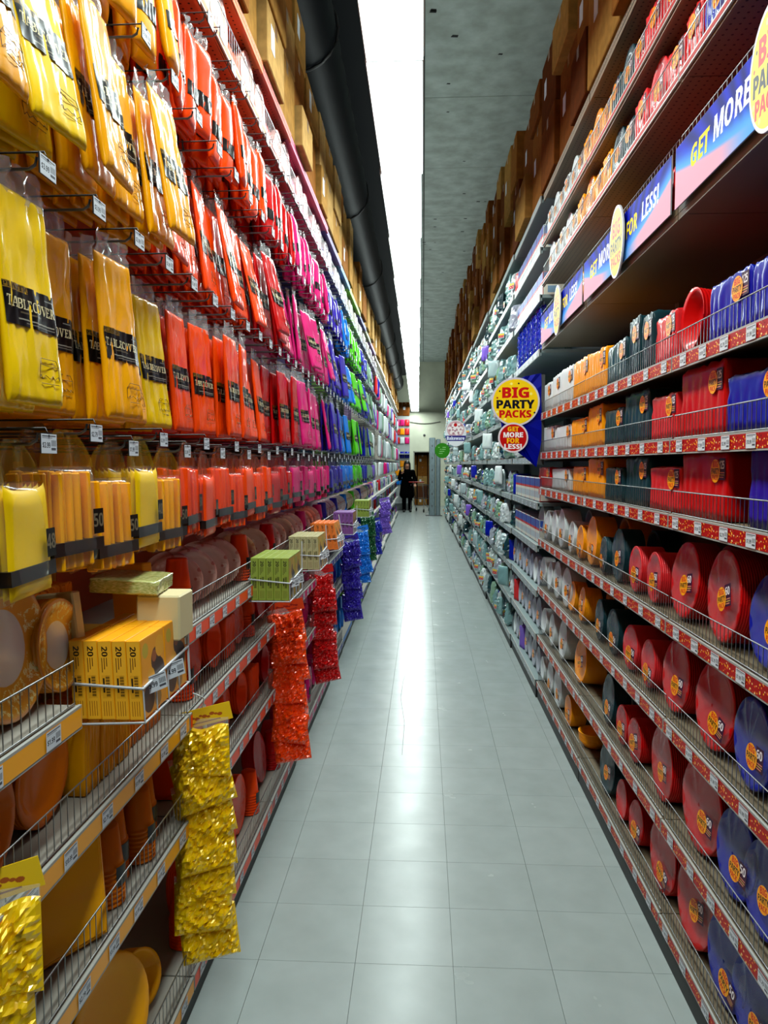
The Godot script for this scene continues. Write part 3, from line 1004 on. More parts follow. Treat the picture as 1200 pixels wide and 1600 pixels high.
func build_left_hanging():
	rng.seed = 11
	for row in [["upper", 2.465, -0.86], ["middle", 2.02, -0.80]]:
		var n := 0
		for pg in pegs(row[2], -10.4, 0.190):
			var z: float = pg[0]
			var hue: String = pg[1]
			var shown := "lemon" if hue == "yellow" and n % 4 == 2 else hue
			put(peg_hook(0.44, "399"), "peg_hook", "%s row peg hook, %s" % [row[0], pg[2]], "hook", "%s row pegs of %s bay" % [row[0], hue], Vector3(LEFT_X + drift(z) - 0.402, row[1] - 0.002, z), PI / 2)
			var count := 6 if z > -3.3 else (3 if z > -5.4 else 2)
			var out := rng.randf_range(-0.075, 0.02)
			var tw := rng.randf_range(-0.16, 0.10)
			for k in count:
				var c := tablecover(shown, (n + k) % 3, z < -6.0 or k > 2)
				var front := k == 0
				var lean: float = (-0.10 if row[0] == "upper" else -0.02) + (rng.randf_range(-0.13, 0.02) if front else rng.randf_range(-0.03, 0.01))
				hang(c, "tablecover_packet", "%s %s tablecover, %s row, %s" % ["front" if front else ORDER[k], shown, row[0], pg[2]], "tablecover", "%s tablecovers of %s peg row" % [shown, row[0]], Vector3(LEFT_X + drift(z) + out - 0.005 - k * 0.031, row[1] + (0.0 if front else -0.006), z), lean, tw + rng.randf_range(-0.05, 0.05))
			n += 1
	# slim packs on the topmost row
	var n := 0
	for pg in pegs(-1.10, -10.2, 0.128):
		var z: float = pg[0]
		var hue: String = pg[1]
		var y := 2.80 if n % 3 else 2.83
		put(peg_hook(0.43, "199"), "peg_hook", "topmost row peg hook, %s" % pg[2], "hook", "topmost row pegs of %s bay" % hue, Vector3(LEFT_X + drift(z) - 0.402, y - 0.002, z), PI / 2)
		for k in (4 if z > -3.4 else 2):
			hang(slim_pack(hue, n % 3), "napkin_packet", "%s slim %s napkin packet, topmost row, %s" % ["front" if k == 0 else ORDER[k], hue, pg[2]], "napkin pack", "slim %s packets on topmost peg row" % hue, Vector3(LEFT_X + drift(z) - 0.015 - k * 0.046, y, z), rng.randf_range(-0.13, 0.03), rng.randf_range(-0.25, 0.25))
		n += 1
	# cutlery bags on the lowest row
	n = 0
	for pg in pegs(-1.00, -10.4, 0.172):
		var z: float = pg[0]
		var hue: String = pg[1]
		var y := 1.612 if n % 2 == 0 else 1.588
		put(peg_hook(0.43, ["399", "399", "279", "199"][n % 4]), "peg_hook", "lowest row peg hook, %s" % pg[2], "hook", "lowest row pegs of %s bay" % hue, Vector3(LEFT_X + drift(z) - 0.402, y - 0.002, z), PI / 2)
		for k in (2 if z > -5.0 else 1):
			hang(cutlery_bag("lemon" if hue == "yellow" and n % 3 == 1 else hue, n % 3, "48" if n % 3 == 1 else "50", n % 3 == 1), "cutlery_bag", "%s bag of %s cutlery, lowest row, %s" % ["front" if k == 0 else "second", hue, pg[2]], "cutlery bag", "%s cutlery bags on lowest peg row" % hue, Vector3(LEFT_X + drift(z) - 0.012 - k * 0.066, y, z), rng.randf_range(-0.06, 0.0), rng.randf_range(-0.12, 0.12))
		n += 1
	var z := 0.0
	# far packets, a few pixels each
	z = -10.7
	n = 0
	var mix := ["white", "silver", "magenta", "lavender", "white", "royal blue", "sage", "white", "blush", "silver"]
	while z > -22.8:
		for row in [["topmost", 2.82, 0.30], ["upper", 2.46, 0.36], ["middle", 2.02, 0.36], ["lowest", 1.60, 0.24]]:
			var hue: String = mix[(n * 7 + int(row[1] * 10)) % mix.size()]
			var o := root_of()
			part("packet", pouch(0.19, 0.33, 0.05, n % 3, 0.010, 0.3, 8, 8), gloss(hue), o, Vector3(0, -0.02, 0))
			o.scale = Vector3(1.0, row[2] / 0.36, 1.0)
			put(o, "hanging_packet", "%s film packet on the %s pegs of the pale far bays" % [hue, row[0]], "packet", "%s far packets on %s pegs" % [hue, row[0]], Vector3(LEFT_X + drift(z) + rng.randf_range(-0.06, 0.02), row[1], z), PI / 2 + rng.randf_range(-0.2, 0.2))
			o.scale = Vector3(1.0, row[2] / 0.36, 1.0)
			put(peg_hook(0.43, "199"), "peg_hook", "metal peg hook on the %s pegs of the pale far bays" % row[0], "hook", "far %s pegs" % row[0], Vector3(LEFT_X + drift(z) - 0.402, row[1] - 0.004, z), PI / 2)
		z -= 0.40
		n += 1

func settle(o: Node3D, tip: float):
	# tips a thing back and sets its lowest edge on the shelf
	o.rotation.x = tip
	var low := 0.0
	var r := Basis(Vector3.RIGHT, tip)
	for k in o.get_children():
		if k is MeshInstance3D:
			var bb: AABB = (k as MeshInstance3D).transform * (k as MeshInstance3D).mesh.get_aabb()
			for i in 8:
				low = minf(low, (r * bb.get_endpoint(i)).y)
	o.position.y += 0.0025 - low

func on_left(o: Node3D, called: String, label: String, category: String, group: String, depth: float, y: float, z: float, twist := 0.0, tip := 0.0):
	put(o, called, label, category, group, left_point(depth, y, z), PI / 2 + twist)
	settle(o, tip)

func on_right(o: Node3D, called: String, label: String, category: String, group: String, depth: float, y: float, z: float, twist := 0.0, tip := 0.0):
	put(o, called, label, category, group, right_point(depth, y, z), -PI / 2 + twist)
	settle(o, tip)

func patterned(hue: String) -> StandardMaterial3D:
	# plates printed with small blossoms in the colour of the bay on a blush ground
	if not tex.has("blossom"):
		var im := new_image(128, 128, Color(0.88, 0.74, 0.70))
		var r := RandomNumberGenerator.new()
		r.seed = 19
		for k in 70:
			fill_disc(im, r.randf() * 128, r.randf() * 128, r.randf_range(2.0, 6.0), [Color(0.95, 0.90, 0.88), Color(0.80, 0.50, 0.46), Color(0.92, 0.80, 0.76)][k % 3])
		texture_of("blossom", im)
	return mat("patterned plates " + hue, HUES[hue].lerp(Color.WHITE, 0.86), 0.4, {"albedo_texture": tex["blossom"], "clearcoat_enabled": true, "clearcoat": 0.6, "clearcoat_roughness": 0.12})

func build_left_goods():
	rng.seed = 23
	var ornate := mat("ornate plate", Color.WHITE, 0.4, {"albedo_texture": tex["ornate"], "clearcoat_enabled": true, "clearcoat": 0.8, "clearcoat_roughness": 0.12})
	# yellow bay, placed after the photograph
	var p := at_x(30, 1030, -0.70)
	on_left(plate_stack("yellow", 0.130, 5, "", false, 0, ornate), "plate_stack", "large yellow and white scrollwork paper plates behind the wire fence", "plates", "", 0.05, 1.10, p.z, 0, -0.12)
	p = at_x(104, 1015, -0.70)
	on_left(plate_stack("yellow", 0.092, 9, "", false, 0, ornate), "plate_stack", "small yellow scrollwork plates beside the large scrollwork plates", "plates", "", 0.05, 1.10, p.z, 0, -0.08)
	on_left(bowl_stack("lemon", 0.075, 2, true), "bowl_stack", "pale yellow bowl lying in front of the scrollwork plates", "bowl", "", 0.07, 1.10, -1.02)
	for k in 7:
		on_left(napkin_pack("amber", 0.055, 0.15, 0.16, "", k), "napkin_pack", "amber napkin pack in the row behind the candle boxes", "napkin pack", "amber napkin packs behind the candle boxes", 0.20, 1.117, -1.36 - k * 0.062)
	for k in 6:
		on_left(napkin_pack("amber", 0.065, 0.13, 0.14, "", k + 1), "napkin_pack", "amber napkin pack at the back behind the scrollwork plates", "napkin pack", "amber napkin packs behind the plates", 0.22, 1.10, -0.85 - k * 0.078)
	var wr := napkin_pack("lemon", 0.15, 0.032, 0.15, "", 1)
	on_left(wr, "gift_pack", "flat pale patterned pack in clear film lying on the candle boxes", "napkin pack", "", -0.05, 1.258, -1.70, 0.1, 0.06)
	wr.get_child(0).material_override = mat("film patterned", Color(0.92, 0.90, 0.76), 0.3, {"clearcoat_enabled": true, "clearcoat": 1.0, "clearcoat_roughness": 0.06, "albedo_texture": noise_tex("blotches", 0.05, Color(0.55, 0.60, 0.25), Color(1, 1, 0.92))})
	var bk := root_of()
	var s := Shape.new()
	s.cbox(Vector3(0, 0.052, 0), Vector3(0.10, 0.104, 0.10), 0.004)
	part("card", s.done(), mat("cream card", Color(0.80, 0.74, 0.56), 0.6), bk)
	on_left(bk, "cream_box", "cream card box propping up the flat film pack", "box", "", -0.05, 1.15, -1.70)
	bk = root_of()
	s = Shape.new()
	s.cbox(Vector3(0, 0.08, 0), Vector3(0.022, 0.16, 0.11), 0.003)
	part("card", s.done(), mat("cream card", Color(0.80, 0.74, 0.56), 0.6), bk)
	on_left(bk, "card_box", "upright slim cream box leaning behind the candle boxes", "box", "", 0.09, 1.117, -1.50, -0.4, -0.15)
	bk = root_of()
	s = Shape.new()
	s.cbox(Vector3(0, 0.085, 0), Vector3(0.03, 0.17, 0.13), 0.003)
	part("card", s.done(), mat("card yellow", HUES["yellow"], 0.45), bk)
	on_left(bk, "card_box", "upright yellow box standing at the end of the plates", "box", "", 0.10, 1.117, -1.90, -0.5, -0.1)
	# second shelf from the top
	p = at_x(45, 1230, -0.72)
	on_left(plate_stack("amber", 0.104, 10, "", false), "plate_stack", "large amber plate stack on the third shelf of the yellow bay", "plates", "", 0.05, 0.86, -1.12)
	on_left(plate_stack("amber", 0.100, 10, "", false), "plate_stack", "smaller amber plate stack beside the wrapped yellow napkins", "plates", "", 0.07, 0.86, -1.36)
	for k in 3:
		on_left(napkin_pack("yellow", 0.075, 0.155, 0.16, "", k), "napkin_pack", "wrapped yellow napkin pack on the third shelf of the yellow bay", "napkin pack", "wrapped yellow napkins", 0.05, 0.86, -1.52 - k * 0.085)
	for k in 2:
		on_left(napkin_pack("amber", 0.10, 0.14, 0.16, "", k), "napkin_pack", "amber napkin pack at the far end of the yellow bay's third shelf", "napkin pack", "amber napkins by yellow bay end", 0.06, 0.86, -1.80 - k * 0.108)
	# lower shelf: plates, trays, cups
	on_left(plate_stack("amber", 0.105, 12, "", false), "plate_stack", "amber plate stack next to the upright yellow trays", "plates", "", 0.06, 0.57, -1.10)
	for k in 2:
		var tr := root_of()
		s = Shape.new()
		s.cbox(Vector3(0, 0.115, 0), Vector3(0.19, 0.23, 0.022), 0.006)
		s.cbox(Vector3(0, 0.115, 0.012), Vector3(0.17, 0.21, 0.006), 0.003)
		part("tray", s.done(), gloss("yellow"), tr)
		on_left(tr, "tray_pack", "upright square yellow tray pack beside the cup stacks", "tray", "upright yellow tray packs", 0.06 + k * 0.04, 0.57, -1.40 - k * 0.045, -0.55, -0.1)
	for k in 4:
		on_left(cup_stack("amber", 9 if k % 2 else 8), "cup_stack", "amber cup stack standing mouth down on the second shelf", "cups", "amber cup stacks", 0.06 + (k % 2) * 0.03, 0.57, -1.59 - k * 0.095)
	# base deck
	var big := plate_stack("yellow", 0.150, 4, "", false)
	on_left(big, "platter_stack", "large yellow oval platter standing on the base deck", "platter", "", 0.05, 0.105, -1.62, -0.35, -0.10)
	big.scale.x = 0.82
	on_left(plate_stack("amber", 0.120, 8, "", false), "plate_stack", "amber plate stack lying low on the base deck before the platter", "plates", "", 0.07, 0.105, -1.34)
	on_left(bowl_stack("yellow", 0.075, 5), "bowl_stack", "yellow bowl stack on edge beside the oval platter", "bowl", "", 0.07, 0.105, -1.84, -0.4, -0.25)
	# the coloured bays further on
	var decks := [[0.105, "base deck", 0.30], [0.57, "second shelf", 0.22], [0.86, "third shelf", 0.18], [1.10, "top display shelf", 0.18]]
	for b in LEFT_BAYS.slice(1):
		var hue: String = b[2]
		var far: bool = b[0] < -10.5
		for d in decks:
			var z: float = b[0] - 0.10
			var n := 0
			while z > b[1] + 0.06:
				var y: float = d[0]
				var kind := (n * 3 + int(y * 20) + hue.length()) % 5
				var pale: bool = d[1] == "top display shelf" and not far
				var shade := hue
				if far:
					shade = ["white", "silver", "blush", "white", "lavender", "clear"][(n + int(y * 7)) % 6]
				var where := "%s of the %s bay" % [d[1], hue] if not far else "%s of the pale far bays" % d[1]
				var cover: Material = null
				if pale:
					cover = patterned(hue)
				var step := 0.0
				if pale and kind != 3:
					on_left(plate_stack(shade, 0.088, 15, "", false, 0, cover), "plate_stack", "blossom print %s paper plates on the %s" % [shade, where], "plates", "%s printed plates on %s" % [shade, where], 0.108, y, z - 0.02, -1.15 + rng.randf_range(-0.1, 0.1), 0.0)
					step = 0.135
				elif kind <= 1:
					var rad := 0.088 if (y > 0.8 or kind == 1) else 0.112
					on_left(plate_stack(shade, rad, 8, "", b[0] > -5.0 and not pale, 0, cover), "plate_stack", "%s paper plates on the %s" % [shade, where], "plates", "%s plates on %s" % [shade, where], (0.025 if pale else 0.05) + rng.randf() * 0.02, y, z - rad * 0.8, 0.0, rng.randf_range(-0.16, 0.0))
					step = rad * 1.75 if not pale else rad * 1.2
				elif kind == 2:
					on_left(napkin_pack(shade, 0.13, 0.145, 0.15, "", n), "napkin_pack", "%s napkin pack on the %s" % [shade, where], "napkin pack", "%s napkins on %s" % [shade, where], 0.045, y, z - 0.065, rng.randf_range(-0.1, 0.1))
					step = 0.14
				elif kind == 3:
					on_left(cup_stack(shade, 8), "cup_stack", "%s cup stack on the %s" % [shade, where], "cups", "%s cups on %s" % [shade, where], 0.07, y, z - 0.045)
					step = 0.095
				else:
					on_left(bowl_stack(shade, 0.082, 7), "bowl_stack", "%s bowl stack on edge on the %s" % [shade, where], "bowls", "%s bowls on %s" % [shade, where], 0.05, y, z - 0.08, 0, -0.05)
					step = 0.17
				z -= step + (0.02 if not far else 0.12)
				n += 1
	# plates behind the wire fence of the high shelf
	var z := -1.95
	var n := 0
	while z > -12.0:
		var hue := left_hue(z)
		var rad: float = [0.095, 0.108, 0.10, 0.105][n % 4] if n != 2 else 0.110
		var cover := patterned(hue)
		if n % 3 == 1:
			on_left(napkin_pack(hue, 0.16, 0.12, 0.2, "", n), "napkin_pack", "%s film wrapped pack on the high fenced shelf" % hue, "napkin pack", "%s packs on high shelf" % hue, 0.04, 2.92, z)
			z -= 0.19
		else:
			on_left(plate_stack("white" if n == 2 else hue, rad, 8, "", true, 0, null if n == 2 else cover), "plate_stack", "blossom print %s plate stack behind the high shelf fence" % hue if n != 2 else "plain white plate stack on the high fenced shelf", "plates", "printed %s plates on high shelf" % hue if n != 2 else "", 0.03, 2.92, z)
			z -= rad * 2.05
		n += 1
	# cartons above
	rng.seed = 31
	z = -1.5
	n = 0
	while z > -22.5:
		var w: float = [0.42, 0.36, 0.50, 0.30, 0.38][n % 5]
		var high: float = 0.74 if z > -4.2 else (0.56 if z > -7.0 else 0.46)
		var y := 3.17
		var k := 0
		while y < 3.17 + high - 0.12:
			var h: float = snappedf(minf([0.24, 0.30, 0.20, 0.34][(n + k * 3) % 4], 3.17 + high - y), 0.02)
			var c := carton(w - 0.012, h, 0.36, [2, 4, 1, 2, 4][(n + k) % 5], (n + k) % 4 == 0)
			on_left(c, "carton", "tan cardboard carton, %s layer, above the %s bay" % [ORDER[k], left_hue(z - w * 0.5)], "carton", "cartons above the %s bay" % left_hue(z - w * 0.5), -0.02 + rng.randf_range(-0.02, 0.05), y, z - w * 0.5, rng.randf_range(-0.010, 0.010))
			y += h + 0.001
			k += 1
		z -= w
		n += 1

func wire_basket(x0: float, z: float, hue: String, boxes: int, tilt: float, label: String, label2: String):
	# boxes stand side by side, spines towards the aisle mouth, in a white wire basket hung on the shelf front
	var x1 := x0 + drift(z)
	var base := 1.035
	var o := root_of()
	var w := boxes * 0.0292 + 0.006
	var s := Shape.new()
	var d := 0.285
	var r := 0.0026
	s.tube([Vector3(-w, 0.085, -d), Vector3(-w, 0.085, 0.006), Vector3(0.004, 0.070, 0.006), Vector3(0.004, 0.085, -d)], r * 1.25, 6)
	s.tube([Vector3(-w, 0.0, -d), Vector3(-w, 0.0, 0.004), Vector3(0.004, 0.0, 0.004), Vector3(0.004, 0.0, -d)], r, 5)
	for k in 5:
		var zz := 0.004 - d * k / 4.0
		s.wire(Vector3(0.004, 0, zz), Vector3(0.004, 0.075, zz), r * 0.7, 4)
		s.wire(Vector3(-w, 0, zz), Vector3(0.004, 0, zz), r * 0.7, 4)
	s.wire(Vector3(0.004, 0.0, -d), Vector3(0.004, 0.20, -d), r, 5)
	s.wire(Vector3(-w, 0.085, -d), Vector3(0.004, 0.085, -d), r, 5)
	part("wire_frame", s.done(), mat("white wire", Color(0.75, 0.76, 0.78), 0.35), o)
	for k in 2:
		s = Shape.new()
		s.quad(Vector3(-0.026, -0.018, 0), Vector3(0.026, -0.018, 0), Vector3(0.026, 0.018, 0), Vector3(-0.026, 0.018, 0))
		var t := part("price_tag", s.done(), printed("tag" + ["599", "499"][k], 0.5), o, Vector3(0.010, 0.066 - k * 0.004, -0.05 - k * 0.115))
		t.rotation = Vector3(0.0, 0.9, 0.12)
		t.set_meta("label", "white paper price tag")
	put(o, "wire_basket", label, "basket", "", Vector3(x1, base, z))
	o.rotation.z = tilt
	for row in 2:
		for k in boxes:
			var c := candle_box(hue)
			put(c, "candle_box", label2, "box", label2, Vector3(x1 - 0.0146 - k * 0.0292, base + 0.003, z - 0.069 - row * 0.140))
			c.rotation.z = tilt

func clip_strip(z: float, px: float, py: float, px2: float, py2: float, hue: String, turn: float, label: String):
	# px, py: its top in the photograph; px2, py2: its foot; it hangs at depth z just off the shelf fronts
	var head := at_z(px, py, z)
	var foot := at_z(px2, py2, z)
	var x := head.x
	var top := head.y
	var bottom := foot.y
	var slope := (foot.x - x) / (bottom - top)
	var o := root_of()
	var s := Shape.new()
	s.tube([Vector3(0, 0.0, -0.006), Vector3(slope * (bottom - top), bottom - top, -0.006)], 0.006, 4)
	s.tube([Vector3(0, 0.0, -0.006), Vector3(0, 0.02, -0.006), Vector3(-0.02, 0.03, -0.008), Vector3(minf(LEFT_X + drift(z) - x, -0.03), 0.03, -0.02)], 0.0022, 4)
	part("strip", s.done(), mat("clear strip", Color(0.7, 0.72, 0.72), 0.3), o)
	s = Shape.new()
	s.box(Vector3(0, -0.022, 0.03), Vector3(0.15, 0.05, 0.0015))
	var hc := part("header_card", s.done(), mat("header " + hue, HUES[hue], 0.45, {"albedo_texture": tex["header"]}), o)
	hc.rotation.z = 0.2
	hc.set_meta("label", "printed header card")
	put(o, "clip_strip", "hanging clip strip with a %s header card %s" % [hue, label], "strip", "", Vector3(x, top, z), turn)
	var y := top - 0.05
	var n := 0
	while y > bottom + 0.10:
		var b := foil_bag(hue, n % 3)
		put(b, "foil_bag", "%s foil bag, %s down, strip %s" % [hue, ORDER[mini(n, 11)], label], "bag", "%s foil bags on clip strip" % hue, Vector3(x + slope * (y - top) + rng.randf_range(-0.012, 0.012), y, z + 0.036 + 0.012 * (n % 2)), turn + rng.randf_range(-0.2, 0.2))
		b.rotation.x = -0.24
		b.rotation.z = rng.randf_range(-0.05, 0.28)
		y -= 0.088
		n += 1

func build_left_extras():
	rng.seed = 41
	wire_basket(-0.56, -1.45, "yellow", 5, 0.04, "white wire basket of yellow candle boxes", "yellow candle box with barcode spine in white wire basket")
	wire_basket(-0.505, -2.78, "olive", 5, 0.0, "white wire basket of olive boxes by the orange goods", "olive green candle box in white wire basket")
	wire_basket(-0.505, -3.62, "khaki", 5, 0.05, "white wire basket of khaki boxes by the red goods", "khaki candle box in white wire basket")
	wire_basket(-0.505, -4.48, "tangerine", 5, 0.18, "tilted white wire basket of orange boxes", "orange candle box in tilted wire basket")
	wire_basket(-0.505, -5.48, "plum", 5, 0.0, "white wire basket of plum boxes by the purple goods", "plum candle box in white wire basket")
	wire_basket(-0.505, -7.30, "olive", 5, 0.0, "small white wire basket of olive boxes by the blue goods", "olive candle box in the basket by the blue goods")
	clip_strip(-1.12, -14, 1350, 22, 1640, "lemon", 0.35, "near the mouth of the yellow bay")
	clip_strip(-2.06, 318, 1102, 335, 1462, "lemon", 0.22, "between the yellow and orange bays")
	clip_strip(-3.28, 447, 938, 462, 1192, "orange", 0.12, "between the orange and red bays")
	clip_strip(-4.55, 500, 884, 512, 1062, "red", 0.2, "below the tilted basket")
	clip_strip(-6.20, 545, 836, 553, 962, "purple", 0.15, "between the purple and turquoise bays")
	clip_strip(-7.00, 562, 822, 566, 915, "turquoise", 0.15, "between the turquoise and lime bays")
	clip_strip(-8.15, 573, 800, 577, 872, "green", 0.1, "between the lime and royal blue bays")
	clip_strip(-9.10, 584, 810, 586, 868, "royal blue", 0.1, "between the royal blue and sage bays")
	clip_strip(-11.1, 600, 778, 601, 838, "lavender", 0.1, "between the lavender and white bays")


# ---------- right side ----------
const RIGHT_DECKS := [0.12, 0.43, 0.755, 1.07, 1.40, 1.63, 1.88, 2.33, 2.73, 2.98, 3.27]
const DECK_NAMES := ["bottom shelf", "second shelf up", "third shelf up", "fourth shelf up", "fifth shelf up", "sixth shelf up", "shelf under the banners", "banner shelf", "shelf above the banners", "high fenced shelf", "top shelf"]

func build_right_bays():
	var beige := mat("right shelf metal", Color(0.40, 0.35, 0.27), 0.55)
	var perf := mat("right perforated", Color(0.46, 0.38, 0.29), 0.55, {"albedo_texture": tex["perforated"]})
	var dotted := printed("dotted", 0.4)
	var thin := mat("thin red strip", Color(0.60, 0.06, 0.03), 0.5, {"metallic_specular": 0.2})
	var k := 0
	for b in [[-0.70, -2.35], [-2.35, -3.62], [-3.62, -4.93]]:
		var shelves := []
		for i in RIGHT_DECKS.size():
			var sh := {"y": RIGHT_DECKS[i], "metal": beige if i < 8 else perf}
			if i < 7:
				sh.merge({"strip": dotted, "tags": 0.165, "fence": 0.072, "pitch": 0.024})
				if i == 0:
					sh.high = 0.030
			elif i == 7:
				sh.merge({"fence": 0.20, "pitch": 0.03})
			elif i < 10:
				sh.merge({"strip": thin, "high": 0.014, "fence": 0.085, "pitch": 0.03})
			shelves.append(sh)
		bay(1, b[0], b[1], {"shelves": shelves, "metal": beige, "back": beige, "deep": 0.46, "top": 3.26, "group": "bulk pack shelving bays", "label": ["shelving bay of royal blue and red bulk packs", "shelving bay of red teal and gold bulk packs", "shelving bay of gold and white bulk packs with round sign"][k]})
		k += 1
	var grey := mat("grey shelf metal", Color(0.46, 0.52, 0.52), 0.45)
	var silver := mat("silver strip", Color(0.56, 0.60, 0.60), 0.35)
	k = 0
	for b in CLEAR_BAYS:
		var shelves := []
		for y in CLEAR_DECKS:
			var sh := {"y": y, "metal": grey, "strip": silver}
			if k < 2:
				sh.tags = 0.17
			shelves.append(sh)
		shelves.append({"y": 3.27, "metal": grey, "strip": silver})
		bay(1, b[0], b[1], {"shelves": shelves, "metal": grey, "back": grey, "deep": 0.46, "top": 3.26, "group": "clear tableware shelving bays", "label": ["grey shelving bay of clear packs behind the blue sign panel", "grey shelving bay of clear tableware with logo labels", "third grey bay of clear tableware", "grey bay of clear tableware beside the round signs", "grey bay of clear tableware past the round signs", "second to last grey bay of clear tableware", "last grey bay of clear tableware before the steel column"][k]})
		k += 1

const CLEAR_DECKS := [0.12, 0.43, 0.72, 1.02, 1.30, 1.60, 1.95, 2.30, 2.65, 2.95]

const CLEAR_BAYS := [[-4.95, -6.3], [-6.3, -8.6], [-8.6, -11.0], [-11.0, -14.0], [-14.0, -17.0], [-17.0, -20.0], [-20.0, -22.2]]

func clear_bay(z: float) -> int:
	for k in CLEAR_BAYS.size():
		if z <= CLEAR_BAYS[k][0] and z > CLEAR_BAYS[k][1]:
			return k
	return 0

func row_hue(z: float) -> String:
	if z > -2.12: return "royal blue"
	if z > -2.55: return "red"
	if z > -2.85: return "blush"
	if z > -3.22: return "dark teal"
	if z > -3.85: return "gold"
	return "white"

func bulk_plates(deck: int, hue: String, px: float, py: float, rad: float, n: int, sticker: String):
	var y: float = RIGHT_DECKS[deck]
	var p := at_x(px, py, RIGHT_X + 0.035)
	var size := "large" if rad > 0.105 else "small"
	on_right(plate_stack(hue, rad, n, sticker, true, rng.randf_range(-0.8, 0.8)), "bulk_plates", "%s %s bulk plate stack in shrink wrap on the %s" % [size, hue, DECK_NAMES[deck]], "plates", "%s %s plates on %s" % [size, hue, DECK_NAMES[deck]], 0.030, y, p.z, rng.randf_range(-0.05, 0.05), rng.randf_range(-0.10, -0.02))
	if rng.randf() < 0.6:
		on_right(plate_stack(hue, rad * 0.98, n, "", false), "bulk_plates", "%s bulk plate stack at the back of the %s" % [hue, DECK_NAMES[deck]], "plates", "%s back plates on %s" % [hue, DECK_NAMES[deck]], 0.045 + n * 0.0062 + 0.06, y, p.z - 0.01)

func bulk_pack(deck: int, hue: String, px0: float, px1: float, pytop: float):
	var y: float = RIGHT_DECKS[deck]
	var a := at_x(px0, pytop, RIGHT_X + 0.03)
	var b := at_x(px1, pytop, RIGHT_X + 0.03)
	var m := at_x((px0 + px1) * 0.5, pytop, RIGHT_X + 0.03)
	var w := maxf(0.06, b.z - a.z - 0.008)
	var h := clampf(m.y - y, 0.07, 0.22)
	on_right(napkin_pack(hue, w, h, 0.15, "125" if hue != "white" else "50", int(px0)), "bulk_napkins", "%s %s bulk napkin pack on the %s" % ["tall" if h > 0.135 else "low", hue, DECK_NAMES[deck]], "napkin pack", "%s %s napkins on %s" % ["tall" if h > 0.135 else "low", hue, DECK_NAMES[deck]], 0.030, y, (a.z + b.z) * 0.5, rng.randf_range(-0.04, 0.04))
	if deck == 6 and hue != "royal blue" and hue != "blush":
		return
	on_right(napkin_pack(hue, w, h * rng.randf_range(0.95, 1.1), 0.17, "", int(px0) + 1), "bulk_napkins", "%s bulk napkin pack at the back of the %s" % [hue, DECK_NAMES[deck]], "napkin pack", "%s back napkins on %s" % [hue, DECK_NAMES[deck]], 0.20, y, (a.z + b.z) * 0.5)

